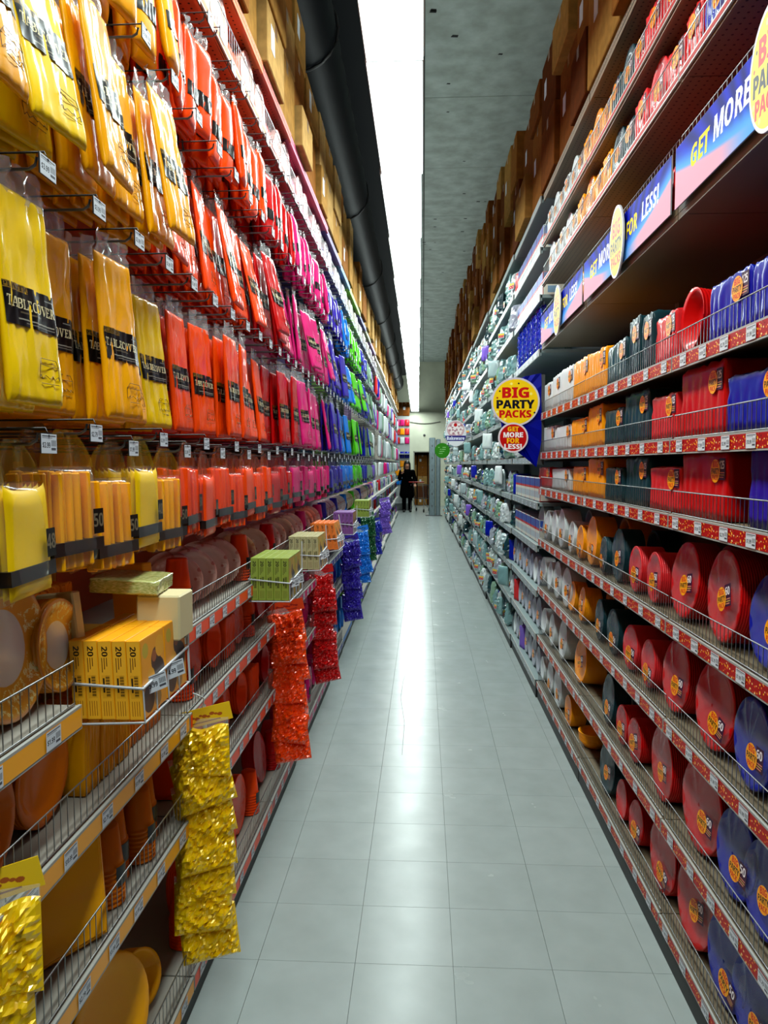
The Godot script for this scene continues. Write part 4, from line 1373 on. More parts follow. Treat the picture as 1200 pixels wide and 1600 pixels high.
func build_right_goods():
	rng.seed = 53
	# napkin packs: deck, colour, left px, right px, top px
	for q in [[6, "royal blue", 1176, 1250, 392], [6, "royal blue", 1110, 1174, 432], [6, "blush", 1023, 1060, 492], [6, "dark teal", 1003, 1022, 492], [6, "dark teal", 983, 1002, 498], [6, "dark teal", 948, 981, 536], [6, "gold", 921, 946, 548], [6, "gold", 896, 920, 562], [6, "white", 878, 895, 575], [6, "white", 864, 877, 587], [6, "white", 850, 863, 600],
		[5, "royal blue", 1137, 1230, 578], [5, "red", 1064, 1134, 572], [5, "blush", 1017, 1060, 618], [5, "dark teal", 977, 1015, 613], [5, "dark teal", 945, 975, 640], [5, "gold", 918, 943, 635], [5, "gold", 894, 917, 655], [5, "white", 870, 892, 666], [5, "white", 848, 868, 668],
		[4, "purple", 1172, 1260, 700], [4, "red", 1066, 1138, 708], [4, "blush", 1018, 1062, 731], [4, "dark teal", 976, 1015, 715], [4, "dark teal", 944, 974, 732], [4, "gold", 920, 943, 717], [4, "gold", 894, 918, 730], [4, "white", 862, 891, 733], [4, "red", 845, 860, 731]]:
		bulk_pack(q[0], q[1], q[2], q[3], q[4])
	on_right(bowl_stack("red", 0.095, 12), "bulk_bowls", "red bowl stack on edge under the banners", "bowls", "", 0.03, 1.88, at_x(1078, 475, RIGHT_X + 0.03).z, 0, -0.05)
	for k in 2:
		var g := napkin_pack("gold", 0.20, 0.16, 0.14, "", k)
		on_right(g, "gold_bag", "crumpled gold bag behind the packs under the banners", "bag", "crumpled gold bags", 0.20, 1.88, -3.15 - k * 0.24)
	for k in 3:
		on_right(cutlery_bag("royal blue", k, "50", false), "cutlery_bag", "glossy clear bag of royal blue cutlery behind the blue packs", "cutlery bag", "royal blue cutlery bags under the banners", 0.38, 2.12, -1.42 - k * 0.17)
	for k in 6:
		var o := root_of()
		var s := Shape.new()
		s.xf = Transform3D(Basis(Vector3.RIGHT, -PI / 2), Vector3.ZERO)
		s.lathe([Vector2(0, 0), Vector2(0.036, 0), Vector2(0.038, 0.004), Vector2(0.038, 0.336), Vector2(0.036, 0.34), Vector2(0.018, 0.34), Vector2(0.017, 0.33), Vector2(0, 0.33)], 20)
		part("roll", s.done(), mat("black roll", Color(0.035, 0.035, 0.045), 0.35), o)
		on_right(o, "cover_roll", "black tablecover roll standing behind the white packs", "roll", "black tablecover rolls", 0.30, 1.88, -4.30 - k * 0.095)
	# plates: deck, colour, centre px, centre py, radius, plates in the stack, sticker
	for q in [[3, "royal blue", 1200, 975, 0.112, 12, "50"], [3, "red", 1128, 920, 0.125, 16, "60"], [3, "red", 1066, 895, 0.118, 12, "60"], [3, "blush", 1022, 893, 0.088, 16, "50"], [3, "blush", 993, 885, 0.086, 14, "50"], [3, "dark teal", 966, 858, 0.108, 12, "50"], [3, "dark teal", 943, 868, 0.08, 10, "50"], [3, "gold", 924, 842, 0.116, 14, "50"], [3, "gold", 906, 850, 0.085, 10, "50"], [3, "white", 892, 845, 0.086, 12, "50"], [3, "white", 878, 822, 0.112, 14, "50"], [3, "white", 866, 825, 0.100, 12, ""], [3, "white", 855, 822, 0.09, 10, "50"], [3, "white", 846, 815, 0.10, 10, ""],
		[2, "royal blue", 1236, 1250, 0.118, 18, "50"], [2, "royal blue", 1172, 1205, 0.112, 20, "60"], [2, "red", 1112, 1095, 0.122, 14, "60"], [2, "red", 1052, 1048, 0.115, 14, "60"], [2, "blush", 1012, 1040, 0.085, 18, "50"], [2, "blush", 984, 1015, 0.086, 18, "50"], [2, "dark teal", 958, 985, 0.094, 18, "50"], [2, "dark teal", 936, 980, 0.092, 14, "50"], [2, "gold", 908, 945, 0.086, 12, "50"], [2, "gold", 892, 930, 0.08, 10, ""], [2, "white", 885, 925, 0.11, 12, "50"], [2, "white", 871, 915, 0.11, 12, "50"], [2, "white", 859, 905, 0.09, 10, ""], [2, "white", 849, 900, 0.09, 10, "50"],
		[1, "royal blue", 1190, 1390, 0.112, 16, "60"], [1, "royal blue", 1144, 1345, 0.112, 14, "50"], [1, "red", 1093, 1255, 0.135, 14, "60"], [1, "red", 1034, 1180, 0.122, 14, "60"], [1, "red", 992, 1150, 0.082, 18, "50"], [1, "red", 972, 1120, 0.078, 14, "50"], [1, "dark teal", 949, 1075, 0.105, 10, "50"], [1, "gold", 905, 1035, 0.112, 16, "50"], [1, "white", 878, 1000, 0.115, 12, "50"], [1, "white", 863, 985, 0.10, 10, "50"], [1, "white", 850, 970, 0.085, 10, ""],
		[0, "royal blue", 1178, 1585, 0.118, 12, "50"], [0, "royal blue", 1132, 1520, 0.118, 12, "50"], [0, "red", 1080, 1420, 0.128, 12, "60"], [0, "red", 1033, 1330, 0.122, 12, "60"], [0, "red", 992, 1290, 0.080, 16, "50"], [0, "red", 970, 1245, 0.078, 14, ""], [0, "dark teal", 947, 1195, 0.112, 10, "50"], [0, "gold", 888, 1125, 0.085, 12, "50"], [0, "white", 872, 1080, 0.115, 12, "50"], [0, "white", 860, 1060, 0.10, 10, "50"], [0, "white", 849, 1040, 0.08, 10, ""]]:
		bulk_plates(q[0], q[1], q[2], q[3], q[4], q[5], q[6])
	on_right(bowl_stack("gold", 0.080, 4, true), "bulk_bowls", "gold bowls lying on the bottom shelf beside the dark teal plates", "bowls", "", 0.11, 0.12, at_x(922, 1168, RIGHT_X + 0.09).z)
	# the blue run goes on towards the aisle mouth
	for deck in 4:
		for k in 3:
			var zz: float = [-0.86, -1.12, -1.38][k]
			on_right(plate_stack("royal blue", 0.112, 12, "50", true, 0.2 * k), "bulk_plates", "royal blue bulk plate stack at the mouth end of the %s" % DECK_NAMES[deck], "plates", "blue mouth plates on %s" % DECK_NAMES[deck], 0.03, RIGHT_DECKS[deck], zz, 0, -0.05)
	for deck in [4, 5, 6]:
		for k in 3:
			on_right(napkin_pack("royal blue", 0.16, 0.15, 0.15, "125", k), "bulk_napkins", "royal blue bulk napkin pack at the mouth end of the %s" % DECK_NAMES[deck], "napkin pack", "blue mouth napkins on %s" % DECK_NAMES[deck], 0.03, RIGHT_DECKS[deck], -0.84 - k * 0.18)
	# upper shelves
	for deck in [7, 8, 9]:
		var z: float = -1.15 - 0.05 * deck * 0.2
		var n: int = deck
		while z > -4.85:
			var hue := row_hue(z)
			var y: float = RIGHT_DECKS[deck]
			if n % 3 == 1:
				var rad: float = [0.085, 0.10, 0.092][n % 3 if deck != 9 else 1]
				on_right(plate_stack(hue, rad, 10, "50", true, 0.2), "bulk_plates", "%s bulk plate stack on the %s" % [hue, DECK_NAMES[deck]], "plates", "%s plates on %s" % [hue, DECK_NAMES[deck]], 0.03, y, z - rad, 0, -0.04)
				z -= rad * 2.0 + 0.01
			else:
				var w := 0.13 + 0.03 * (n % 2)
				on_right(napkin_pack(hue, w, 0.145 + 0.02 * ((n * 5) % 3), 0.2, "125", n), "bulk_napkins", "%s bulk napkin pack on the %s" % [hue, DECK_NAMES[deck]], "napkin pack", "%s napkins on %s" % [hue, DECK_NAMES[deck]], 0.03, y, z - w * 0.5, rng.randf_range(-0.05, 0.05))
				z -= w + 0.012
			n += 1
	# cartons above
	rng.seed = 61
	var tops := [[-2.0, 4.0], [-5.0, 4.0], [-5.01, 4.25], [-7.0, 4.30], [-8.0, 4.38], [-9.4, 4.50], [-13.2, 4.72], [-15.5, 4.68], [-24.0, 4.30]]
	var z := -2.1
	var n := 0
	while z > -22.0:
		var w: float = [0.50, 0.44, 0.58, 0.36, 0.46][n % 5]
		var top := 4.3
		for k in tops.size() - 1:
			if z <= tops[k][0] and z > tops[k + 1][0]:
				top = lerpf(tops[k][1], tops[k + 1][1], (z - tops[k][0]) / (tops[k + 1][0] - tops[k][0]))
		top += rng.randf_range(-0.08, 0.04)
		var y := 3.27
		var k := 0
		while y < top - 0.15:
			var h := minf([0.48, 0.36, 0.52, 0.30][(n + k) % 4], maxf(0.2, top - y))
			h = snappedf(h, 0.02)
			on_right(carton(w - 0.012, h, 0.42, [0, 3, 1, 0, 2][(n * 2 + k) % 5], (n + k) % 2 == 0), "carton", "brown cardboard carton, %s layer, above the %s" % [ORDER[k], ("%s bulk packs" % row_hue(z - w * 0.5)) if z > -4.9 else ("clear packs of the %s grey bay" % ORDER[clear_bay(z)])], "carton", "right cartons over %s %d" % [row_hue(z - w * 0.5), clear_bay(z)], -0.035 + rng.randf_range(-0.02, 0.05), y, z - w * 0.5, rng.randf_range(-0.010, 0.010))
			y += h + 0.001
			k += 1
		z -= w
		n += 1

func clear_pack(sd: int, hue: String, logo: bool) -> Node3D:
	# crumpled clear bag of tableware
	var o := root_of()
	var key := "clearpack %d" % sd
	if not lib.has(key):
		var s := Shape.new()
		for sg in [1.0, -1.0]:
			s.grid(9, 10, func(a, b):
				var e := sqrt(maxf(0, 1.0 - pow(absf(2 * a - 1), 4))) * sqrt(maxf(0, 1.0 - pow(absf(2 * b - 1), 6)))
				var n := noise.get_noise_3d(a * 877.0, b * 1161.0, sd * 410.0 + sg * 31.0)
				var m := noise.get_noise_3d(a * 300.0, b * 330.0, sd * 90.0 + sg * 20.0)
				return Vector3((a - 0.5) * 0.15 * (1.0 - 0.25 * b * b) + 0.012 * n * e, b * 0.20 + 0.010 * m * e, sg * e * (0.036 * (1.15 - 0.5 * b) + 0.018 * n + 0.02 * m)), sg < 0, Rect2(0, 0, 1, 1), true)
		lib[key] = s.done()
		s = Shape.new()
		s.grid(4, 3, func(a, b): return Vector3((a - 0.5) * 0.09, 0.055 + 0.06 * b, 0.055 + 0.004 * sin(a * 5.0)))
		lib["clearlogo"] = s.done()
	part("pack", lib[key], mat("clear pack " + hue, HUES[hue], 0.35, {"clearcoat_enabled": true, "clearcoat": 1.0, "clearcoat_roughness": 0.04}), o)
	if logo:
		part("logo_label", lib["clearlogo"], printed("splash", 0.35), o).set_meta("label", "red and yellow printed logo label")
	return o

func lidded_box(sd: int) -> Node3D:
	# clear plastic clamshell with a dark insert
	var o := root_of()
	if not lib.has("clamshell"):
		var s := Shape.new()
		s.cbox(Vector3(0, 0.06, -0.06), Vector3(0.14, 0.12, 0.12), 0.012)
		lib["clamshell"] = s.done()
		s = Shape.new()
		s.cbox(Vector3(0, 0.045, -0.06), Vector3(0.118, 0.07, 0.10), 0.006)
		lib["insert"] = s.done()
	part("shell", lib["clamshell"], mat("shell film", Color(0.8, 0.9, 0.9, 0.12), 0.06, {"transparency": BaseMaterial3D.TRANSPARENCY_ALPHA}), o)
	part("insert", lib["insert"], mat("insert %d" % (sd % 3), [Color(0.10, 0.12, 0.13), Color(0.45, 0.50, 0.52), Color(0.22, 0.24, 0.30)][sd % 3], 0.5), o)
	return o

func cutlery_box(hue: Color, key: String) -> Node3D:
	var o := root_of()
	if not lib.has("giftbox"):
		var s := Shape.new()
		s.cbox(Vector3(0, 0.08, -0.07), Vector3(0.05, 0.16, 0.14), 0.002)
		lib["giftbox"] = s.done()
		s = Shape.new()
		s.quad(Vector3(-0.0225, 0.006, 0.001), Vector3(0.0225, 0.006, 0.001), Vector3(0.0225, 0.154, 0.001), Vector3(-0.0225, 0.154, 0.001))
		s.quad(Vector3(0.026, 0.006, -0.004), Vector3(0.026, 0.006, -0.136), Vector3(0.026, 0.154, -0.136), Vector3(0.026, 0.154, -0.004))
		lib["giftprint"] = s.done()
	part("box", lib["giftbox"], mat("cutlery box " + key, hue, 0.4), o)
	part("box_print", lib["giftprint"], printed("cutlerybox", 0.4), o).set_meta("label", "printed blue and white panel")
	return o

func build_right_far():
	rng.seed = 71
	var names_of := ["bottom", "second", "third", "fourth", "fifth", "sixth", "seventh", "eighth", "ninth", "tenth"]
	for d in CLEAR_DECKS.size():
		var y: float = CLEAR_DECKS[d]
		var z := -5.02
		var n := d * 3
		while z > -22.0:
			var far := z < -11.0
			var pick := (n * 7 + d * 5) % 10
			var gap: float = [0.32, 0.30, 0.27, 0.25, 0.27, 0.32, 0.32, 0.32, 0.28, 0.29][d]
			var where := "%s shelf of the %s grey bay" % [names_of[d], ORDER[clear_bay(z)]]
			if z > -6.2 and (d == 3 or d == 4 or d == 8 or d == 9):
				var red := n % 4 == 0
				on_right(cutlery_box(Color(0.60, 0.06, 0.05) if red else Color(0.62, 0.64, 0.66), "red" if red else "pale"), "cutlery_box", "%s cutlery box on the %s" % ["red" if red else "pale", where], "box", "%s cutlery boxes on %s" % ["red" if red else "pale", where], 0.02, y, z - 0.026)
				z -= 0.056
			elif z > -6.2 and d == 7:
				on_right(blue_fringe(n % 2), "foil_fringe", "shiny blue foil fringe curtain on the eighth shelf up", "fringe", "blue foil fringes", 0.03, y, z - 0.05)
				z -= 0.11
			elif z > -6.4 and d < 3 and pick < 8:
				var rad := 0.105 if n % 2 else 0.09
				on_right(plate_stack("pale grey", rad, 9, "50" if n % 2 else "", true, 0.3), "plate_stack", "pale grey plate stack on the %s" % where, "plates", "pale grey plates on %s" % where, 0.03, y, z - rad, 0, -0.06)
				z -= rad * 1.9
			elif pick < 6:
				var hue: String = ["clear", "silver", "white", "clear", "pale grey", "dark teal", "clear", "white", "sage"][(n * 5 + d) % 9]
				var logo := n % 3 != 1
				var o := clear_pack(n % 4, hue, logo)
				on_right(o, "clear_pack", "%s tableware pack%s on the %s" % ["glossy " + hue, " with logo" if logo else "", where], "tableware pack", "%s packs %s on %s" % [hue, logo, where], rng.randf_range(-0.01, 0.06), y, z - 0.085, rng.randf_range(-0.9, 0.9), rng.randf_range(-0.08, 0.0))
				o.scale = Vector3.ONE * minf(gap / 0.25, 1.15) * rng.randf_range(0.72, 1.0)
				z -= 0.17 if not far else 0.44
			elif pick == 6:
				on_right(lidded_box(n), "lidded_box", "clear lidded plastic box on the %s" % where, "box", "lidded boxes on %s" % where, 0.03, y, z - 0.075, rng.randf_range(-0.1, 0.1))
				z -= 0.155 if not far else 0.3
			elif pick < 8:
				on_right(cup_stack("clear" if n % 2 else "white", 10), "cup_stack", "%s plastic cup stack on the %s" % ["clear" if n % 2 else "white", where], "cups", "%s cups on %s" % ["clear" if n % 2 else "white", where], 0.06, y, z - 0.05)
				z -= 0.10 if not far else 0.25
			elif pick == 8:
				var hue: String = ["lavender", "blush", "royal blue", "yellow"][n % 4]
				on_right(napkin_pack(hue, 0.10, 0.17, 0.12, "", n), "coloured_pack", "small %s film pack on the %s" % [hue, where], "pack", "%s packs on %s" % [hue, where], 0.02, y, z - 0.055, 0.2)
				z -= 0.115 if not far else 0.3
			else:
				on_right(plate_stack("white", 0.09, 8, "", false), "plate_stack", "white plate stack on the %s" % where, "plates", "white plates on %s" % where, 0.03, y, z - 0.09, 0, -0.06)
				z -= 0.185 if not far else 0.3
			n += 1

func build_right_clips():
	# bags clipped over the shelf edges of the grey bays
	rng.seed = 83
	var z := -6.6
	var n := 0
	while z > -20.0:
		var y: float = CLEAR_DECKS[(n * 3) % 8 + 2] - 0.05
		var hue: String = ["clear", "white", "silver", "royal blue", "white", "lavender"][n % 6]
		var o := root_of()
		part("packet", pouch(0.13, 0.17, 0.04, n % 3, 0.012, 0.4, 12, 10), gloss(hue), o, Vector3(0, -0.012, 0))
		var s := Shape.new()
		s.tube([Vector3(0, -0.02, 0), Vector3(0, 0.022, 0.0), Vector3(0, 0.026, -0.05)], 0.003, 4)
		part("clip", s.done(), wire_metal(), o)
		put(o, "clipped_packet", "%s packet clipped to a shelf edge of the %s grey bay" % [hue, ORDER[clear_bay(z)]], "packet", "%s clipped packets of grey bay %d" % [hue, clear_bay(z)], Vector3(RIGHT_X + drift(z) - 0.036, y, z), -PI / 2 + rng.randf_range(0.3, 1.0))
		z -= 0.30 + rng.randf() * 0.25
		n += 1

func blue_fringe(sd: int) -> Node3D:
	var o := root_of()
	var key := "fringe %d" % sd
	if not lib.has(key):
		var s := Shape.new()
		for k in 14:
			var x := (k - 6.5) * 0.0072
			s.grid(1, 12, func(a, b): return Vector3(x + (a - 0.5) * 0.0085 + 0.004 * sin(b * 11.0 + k), 0.30 * b, 0.016 * sin(b * 17.0 + k * 2.1 + sd) + 0.012 * (a - 0.5) * sin(b * 9.0 + k)))
		lib[key] = s.done()
	part("strands", lib[key], mat("blue foil", Color(0.04, 0.14, 0.70), 0.22, {"metallic": 0.3, "clearcoat_enabled": true, "clearcoat": 1.0, "clearcoat_roughness": 0.05}), o)
	var s2 := Shape.new()
	s2.box(Vector3(0, 0.305, 0), Vector3(0.105, 0.02, 0.006))
	part("header", s2.done(), mat("fringe header", Color(0.5, 0.55, 0.6), 0.4), o)
	return o

func round_sign(rad: float, key: String, back: Color) -> Array:
	var s := Shape.new()
	s.xf = Transform3D(Basis(), Vector3(0, 0, -0.006))
	s.lathe([Vector2(0, 0.0), Vector2(rad, 0.0), Vector2(rad, 0.006), Vector2(0, 0.006)], 40, false)
	var f := Shape.new()
	f.disc(Vector3(0, 0, 0.0006), rad * 0.998, 40)
	return [s.done(), f.done(), printed(key, 0.42), mat("sign back " + key, back, 0.5)]

func build_signs():
	# banners along the front of the banner shelf
	for k in 3:
		var b: Array = [[-1.10, -2.33], [-2.37, -3.60], [-3.64, -4.87]][k]
		var long: float = b[0] - b[1]
		var o := root_of()
		var s := Shape.new()
		s.box(Vector3(0, 0.088, -0.002), Vector3(long, 0.176, 0.003))
		part("board", s.done(), mat("banner board", Color(0.6, 0.6, 0.62), 0.5), o)
		s = Shape.new()
		s.quad(Vector3(-long * 0.5, 0, 0.0002), Vector3(long * 0.5, 0, 0.0002), Vector3(long * 0.5, 0.176, 0.0002), Vector3(-long * 0.5, 0.176, 0.0002))
		part("banner_print", s.done(), printed("banner", 0.55, {"metallic_specular": 0.15}), o).set_meta("label", "blue and pink print reading GET MORE FOR LESS!")
		var sg := round_sign(0.135, "party", Color(0.7, 0.7, 0.72))
		var d := part("round_board", sg[0], sg[3], o, Vector3(0.03, 0.088, 0.016))
		d.scale.x = 0.75
		part("disc_print", sg[1], sg[2], d).set_meta("label", "yellow disc print reading BIG PARTY PACKS")
		put(o, "shelf_banner", ["blue banner reading GET MORE FOR LESS above the red bowls", "blue banner reading GET MORE FOR LESS above the teal and gold packs", "blue banner reading GET MORE FOR LESS beside the blue foil fringe"][k], "banner", "blue shelf banners", Vector3(RIGHT_X - 0.016, 2.312, (b[0] + b[1]) * 0.5), -PI / 2)
	# projecting sign at the end of the bulk bays
	var o := root_of()
	var z := -4.88
	var c1 := at_z(805, 628, z)
	var c2 := at_z(801, 684, z)
	var sg := round_sign(0.155, "party", Color(0.7, 0.7, 0.72))
	var a := part("disc", sg[0], sg[3], o, c1 + Vector3(0, 0, 0.014))
	part("disc_print", sg[1], sg[2], a).set_meta("label", "yellow print reading BIG PARTY PACKS")
	sg = round_sign(0.096, "getmore", Color(0.7, 0.7, 0.72))
	a = part("small_disc", sg[0], sg[3], o, c2 + Vector3(0, 0, 0.026))
	part("disc_print", sg[1], sg[2], a).set_meta("label", "red print reading GET MORE FOR LESS!")
	# pleated blue panel behind the discs
	var s := Shape.new()
	var top := at_z(838, 585, z)
	var low := at_z(838, 726, z)
	var hub := at_z(790, 650, z)
	s.flat()
	var n := 26
	var rim := [at_z(846, 583, z), at_z(820, 588, z), at_z(796, 600, z), at_z(780, 640, z), at_z(785, 680, z), at_z(806, 704, z), at_z(824, 718, z), at_z(838, 730, z), at_z(846, 690, z), at_z(846, 640, z)]
	var pts := []
	for i in rim.size():
		for k in 3:
			pts.append((rim[i] as Vector3).lerp(rim[(i + 1) % rim.size()], k / 3.0))
	for i in pts.size():
		var p: Vector3 = pts[i] + Vector3(0, 0, 0.006 if i % 2 else -0.006)
		var q: Vector3 = pts[(i + 1) % pts.size()] + Vector3(0, 0, 0.006 if (i + 1) % 2 else -0.006)
		s.tri(hub + Vector3(0, 0, 0.0), q, p)
		s.tri(hub + Vector3(0, 0, -0.003), p + Vector3(0, 0, -0.003), q + Vector3(0, 0, -0.003))
	part("pleated_panel", s.done(), mat("blue panel", Color(0.0, 0.03, 0.52), 0.45, {"metallic_specular": 0.2}), o).set_meta("label", "pleated royal blue backing panel")
	s = Shape.new()
	s.box(Vector3(RIGHT_X - 0.005, (top.y + low.y) * 0.5, z - 0.012), Vector3(0.04, top.y - low.y, 0.012))
	part("bracket", s.done(), mat("hook metal", Color(0.35, 0.35, 0.36), 0.35, {"metallic": 0.8}), o)
	put(o, "aisle_sign", "projecting blue sign with yellow BIG PARTY PACKS disc", "sign")
	# two round aisle signs further on
	z = -10.2
	var c := at_z(712, 677, z)
	o = root_of()
	s = Shape.new()
	s.xf = Transform3D(Basis().scaled(Vector3(0.82, 1, 1)), Vector3(0, 0, -0.006))
	s.lathe([Vector2(0, 0.0), Vector2(0.175, 0.0), Vector2(0.175, 0.006), Vector2(0, 0.006)], 36, false)
	part("board", s.done(), mat("sign back bakeware", Color(0.75, 0.75, 0.78), 0.5), o)
	s = Shape.new()
	s.xf = Transform3D(Basis().scaled(Vector3(0.82, 1, 1)), Vector3.ZERO)
	s.disc(Vector3(0, 0, 0.0008), 0.174, 36)
	part("sign_print", s.done(), printed("bakeware", 0.45), o).set_meta("label", "print of a frosted cupcake over a purple ribbon reading Bakeware")
	s = Shape.new()
	s.wire(Vector3(0.10, 0, -0.01), Vector3(RIGHT_X + drift(z) - c.x + 0.02, 0.0, -0.01), 0.006, 5)
	part("bracket", s.done(), wire_metal(), o)
	put(o, "bakeware_sign", "white oval sign with cupcake picture reading Bakeware", "sign", "", c)
	z = -12.4
	c = at_z(691, 704, z)
	o = root_of()
	sg = round_sign(0.125, "greensign", Color(0.16, 0.46, 0.05))
	part("board", sg[0], sg[3], o)
	part("sign_print", sg[1], sg[2], o)
	s = Shape.new()
	s.wire(Vector3(0.08, 0, -0.01), Vector3(RIGHT_X + drift(z) - c.x + 0.02, 0.0, -0.01), 0.006, 5)
	part("bracket", s.done(), wire_metal(), o)
	put(o, "green_sign", "round green sign projecting beyond the Bakeware sign", "sign", "", c)


# ---------- room ----------
func build_room():
	var tile_mat := mat("vinyl", Color(0.575, 0.605, 0.598), 0.28, {"metallic_specular": 0.30, "albedo_texture": noise_tex("vinyl", 0.012, Color(0.945, 0.945, 0.94), Color(1, 1, 1), 512), "roughness_texture": noise_tex("scuffs", 0.02, Color(0.75, 0.75, 0.75), Color(1, 1, 1), 256), "uv1_triplanar": true, "uv1_world_triplanar": true, "uv1_scale": Vector3.ONE * 0.8})
	var s := Shape.new()
	s.box(Vector3(0, -0.055, -12), Vector3(13, 0.1, 34))
	var fl := struct("floor", s.done(), mat("joint grime", Color(0.36, 0.385, 0.38), 0.7))
	# vinyl tiles, each its own piece in the aisle
	var t := 0.3048
	var m := Shape.new()
	m.cbox(Vector3(0, -0.0025, 0), Vector3(t - 0.0010, 0.005, t - 0.0010), 0.0006)
	var tile := m.done()
	var x0 := 0.0984 - 4 * t
	var z0 := -3.146 + 16 * t
	var rest := Shape.new()
	var tones := [tile_mat]
	for i in 2:
		var c := tile_mat.duplicate() as StandardMaterial3D
		c.albedo_color = [Color(0.57, 0.60, 0.594), Color(0.579, 0.608, 0.602)][i]
		tones.append(c)
	for j in 110:
		for i in 8:
			var p := Vector3(x0 + (i + 0.5) * t, 0, z0 - (j + 0.5) * t)
			if i >= 1 and i <= 6 and j >= 10 and j < 58:
				part("tile", tile, tones[(i * 7 + j * 5 + (i * j) % 3) % 3], fl, p)
			else:
				rest.cbox(p + Vector3(0, -0.0025, 0), Vector3(t - 0.0010, 0.005, t - 0.0010), 0.0006)
	var r := part("tile_field", rest.done(), tile_mat, fl)
	r.set_meta("kind", "stuff")
	# a hairline crack in the vinyl
	s = Shape.new()
	var pts := []
	var px := [[628, 1180], [632, 1130], [626, 1090], [630, 1064], [638, 1040], [641, 1012], [641, 985], [650, 965], [651, 945], [649, 925]]
	for q in px:
		var d := ray(q[0], q[1])
		pts.append(EYE + d * (-EYE.y / d.y) + Vector3(0, 0.0002, 0))
	for k in pts.size() - 1:
		s.flat()
		var w := Vector3(0.0012, 0, 0)
		s.quad(pts[k] - w, pts[k] + w, pts[k + 1] + w, pts[k + 1] - w)
	part("crack", s.done(), mat("crack", Color(0.30, 0.31, 0.30), 0.8), fl)
	# ceiling of wide panels
	s = Shape.new()
	s.box(Vector3(0, 5.40, -12), Vector3(13, 0.1, 34))
	var ce := struct("ceiling", s.done(), mat("ceiling gap", Color(0.10, 0.10, 0.10), 0.9))
	var cm := mat("ceiling panel", Color(0.66, 0.70, 0.68), 0.85, {"albedo_texture": noise_tex("stains", 0.012, Color(0.80, 0.80, 0.78), Color(1, 1, 1), 512), "uv1_triplanar": true, "uv1_world_triplanar": true, "uv1_scale": Vector3.ONE * 0.55, "normal_enabled": true, "normal_texture": noise_tex("dents", 0.03, Color.BLACK, Color.WHITE, 256, true), "normal_scale": 0.5})
	m = Shape.new()
	m.cbox(Vector3(0, 0, 0), Vector3(3.22, 0.02, 1.835), 0.005)
	var pan := m.done()
	for j in 18:
		for i in 4:
			part("panel", pan, cm, ce, Vector3(-4.85 + i * 3.233, 5.34, 4.0 - j * 1.845))
	rng.seed = 3
	s = Shape.new()
	for k in 34:
		var c := Vector3(rng.randf_range(0.0, 1.0), 5.3295, rng.randf_range(-20.0, -5.5))
		s.flat()
		var e := rng.randf_range(0.010, 0.035)
		s.quad(c + Vector3(-e, 0, -e * 0.5), c + Vector3(e * 0.8, 0, -e * 0.7), c + Vector3(e, 0, e * 0.4), c + Vector3(-e * 0.5, 0, e * 0.6))
	part("chip", s.done(), mat("paint chip", Color(0.05, 0.05, 0.05), 0.9), ce).set_meta("kind", "stuff")
	# walls
	var cream := mat("cream wall", Color(0.82, 0.83, 0.74), 0.8, {"albedo_texture": noise_tex("wallpaint", 0.01, Color(0.90, 0.90, 0.90), Color(1, 1, 1), 256), "uv1_triplanar": true, "uv1_scale": Vector3.ONE * 0.4})
	var zb := -28.0
	var dl := at_z(646, 705, zb)
	var dr := at_z(676, 705, zb)
	s = Shape.new()
	s.box(Vector3((-6.4 + dl.x) * 0.5, 2.68, zb - 0.1), Vector3(dl.x + 6.4, 5.36, 0.2))
	s.box(Vector3((6.4 + dr.x) * 0.5, 2.68, zb - 0.1), Vector3(6.4 - dr.x, 5.36, 0.2))
	s.box(Vector3((dl.x + dr.x) * 0.5, (5.36 + dl.y) * 0.5, zb - 0.1), Vector3(dr.x - dl.x, 5.36 - dl.y, 0.2))
	struct("wall_back", s.done(), cream)
	s = Shape.new()
	s.box(Vector3(-6.45, 2.68, -12), Vector3(0.1, 5.36, 34))
	struct("wall_left", s.done(), cream)
	s = Shape.new()
	s.box(Vector3(6.45, 2.68, -12), Vector3(0.1, 5.36, 34))
	struct("wall_right", s.done(), cream)
	s = Shape.new()
	s.box(Vector3(0, 2.68, 4.9), Vector3(13, 5.36, 0.1))
	struct("wall_front", s.done(), cream)
	# doorway lining and the store room beyond it
	s = Shape.new()
	for e in [dl.x + 0.02, dr.x - 0.02]:
		s.box(Vector3(e, dl.y * 0.5, zb - 0.08), Vector3(0.04, dl.y, 0.26))
	s.box(Vector3((dl.x + dr.x) * 0.5, dl.y - 0.02, zb - 0.08), Vector3(dr.x - dl.x, 0.04, 0.26))
	struct("door_1", s.done(), mat("door frame", Color(0.55, 0.55, 0.50), 0.6))
	s = Shape.new()
	s.box(Vector3(0, 1.3, zb - 2.0), Vector3(2.6, 2.6, 0.1))
	s.box(Vector3(-1.3, 1.3, zb - 1.1), Vector3(0.1, 2.6, 1.8))
	s.box(Vector3(1.3, 1.3, zb - 1.1), Vector3(0.1, 2.6, 1.8))
	s.box(Vector3(0, 2.62, zb - 1.1), Vector3(2.6, 0.1, 1.9))
	s.box(Vector3(0, -0.05, zb - 1.1), Vector3(2.6, 0.1, 1.9))
	struct("wall_store_room", s.done(), mat("store wall", Color(0.30, 0.28, 0.24), 0.9))
	rng.seed = 8
	for i in 3:
		var y := 0.0
		for k in 5:
			var h: float = [0.36, 0.44, 0.30, 0.42, 0.38][(k + i * 2) % 5]
			put(carton(0.36, h, 0.4, [1, 2, 0, 4, 1][(k + i) % 5], k % 2 == 0), "carton", "cardboard carton piled inside the store room doorway", "carton", "cartons in the store room", Vector3(-0.42 + i * 0.40, y, zb - 0.55), rng.randf_range(-0.08, 0.08))
			y += h + 0.001
	# thermostat dot on the back wall
	var o := root_of()
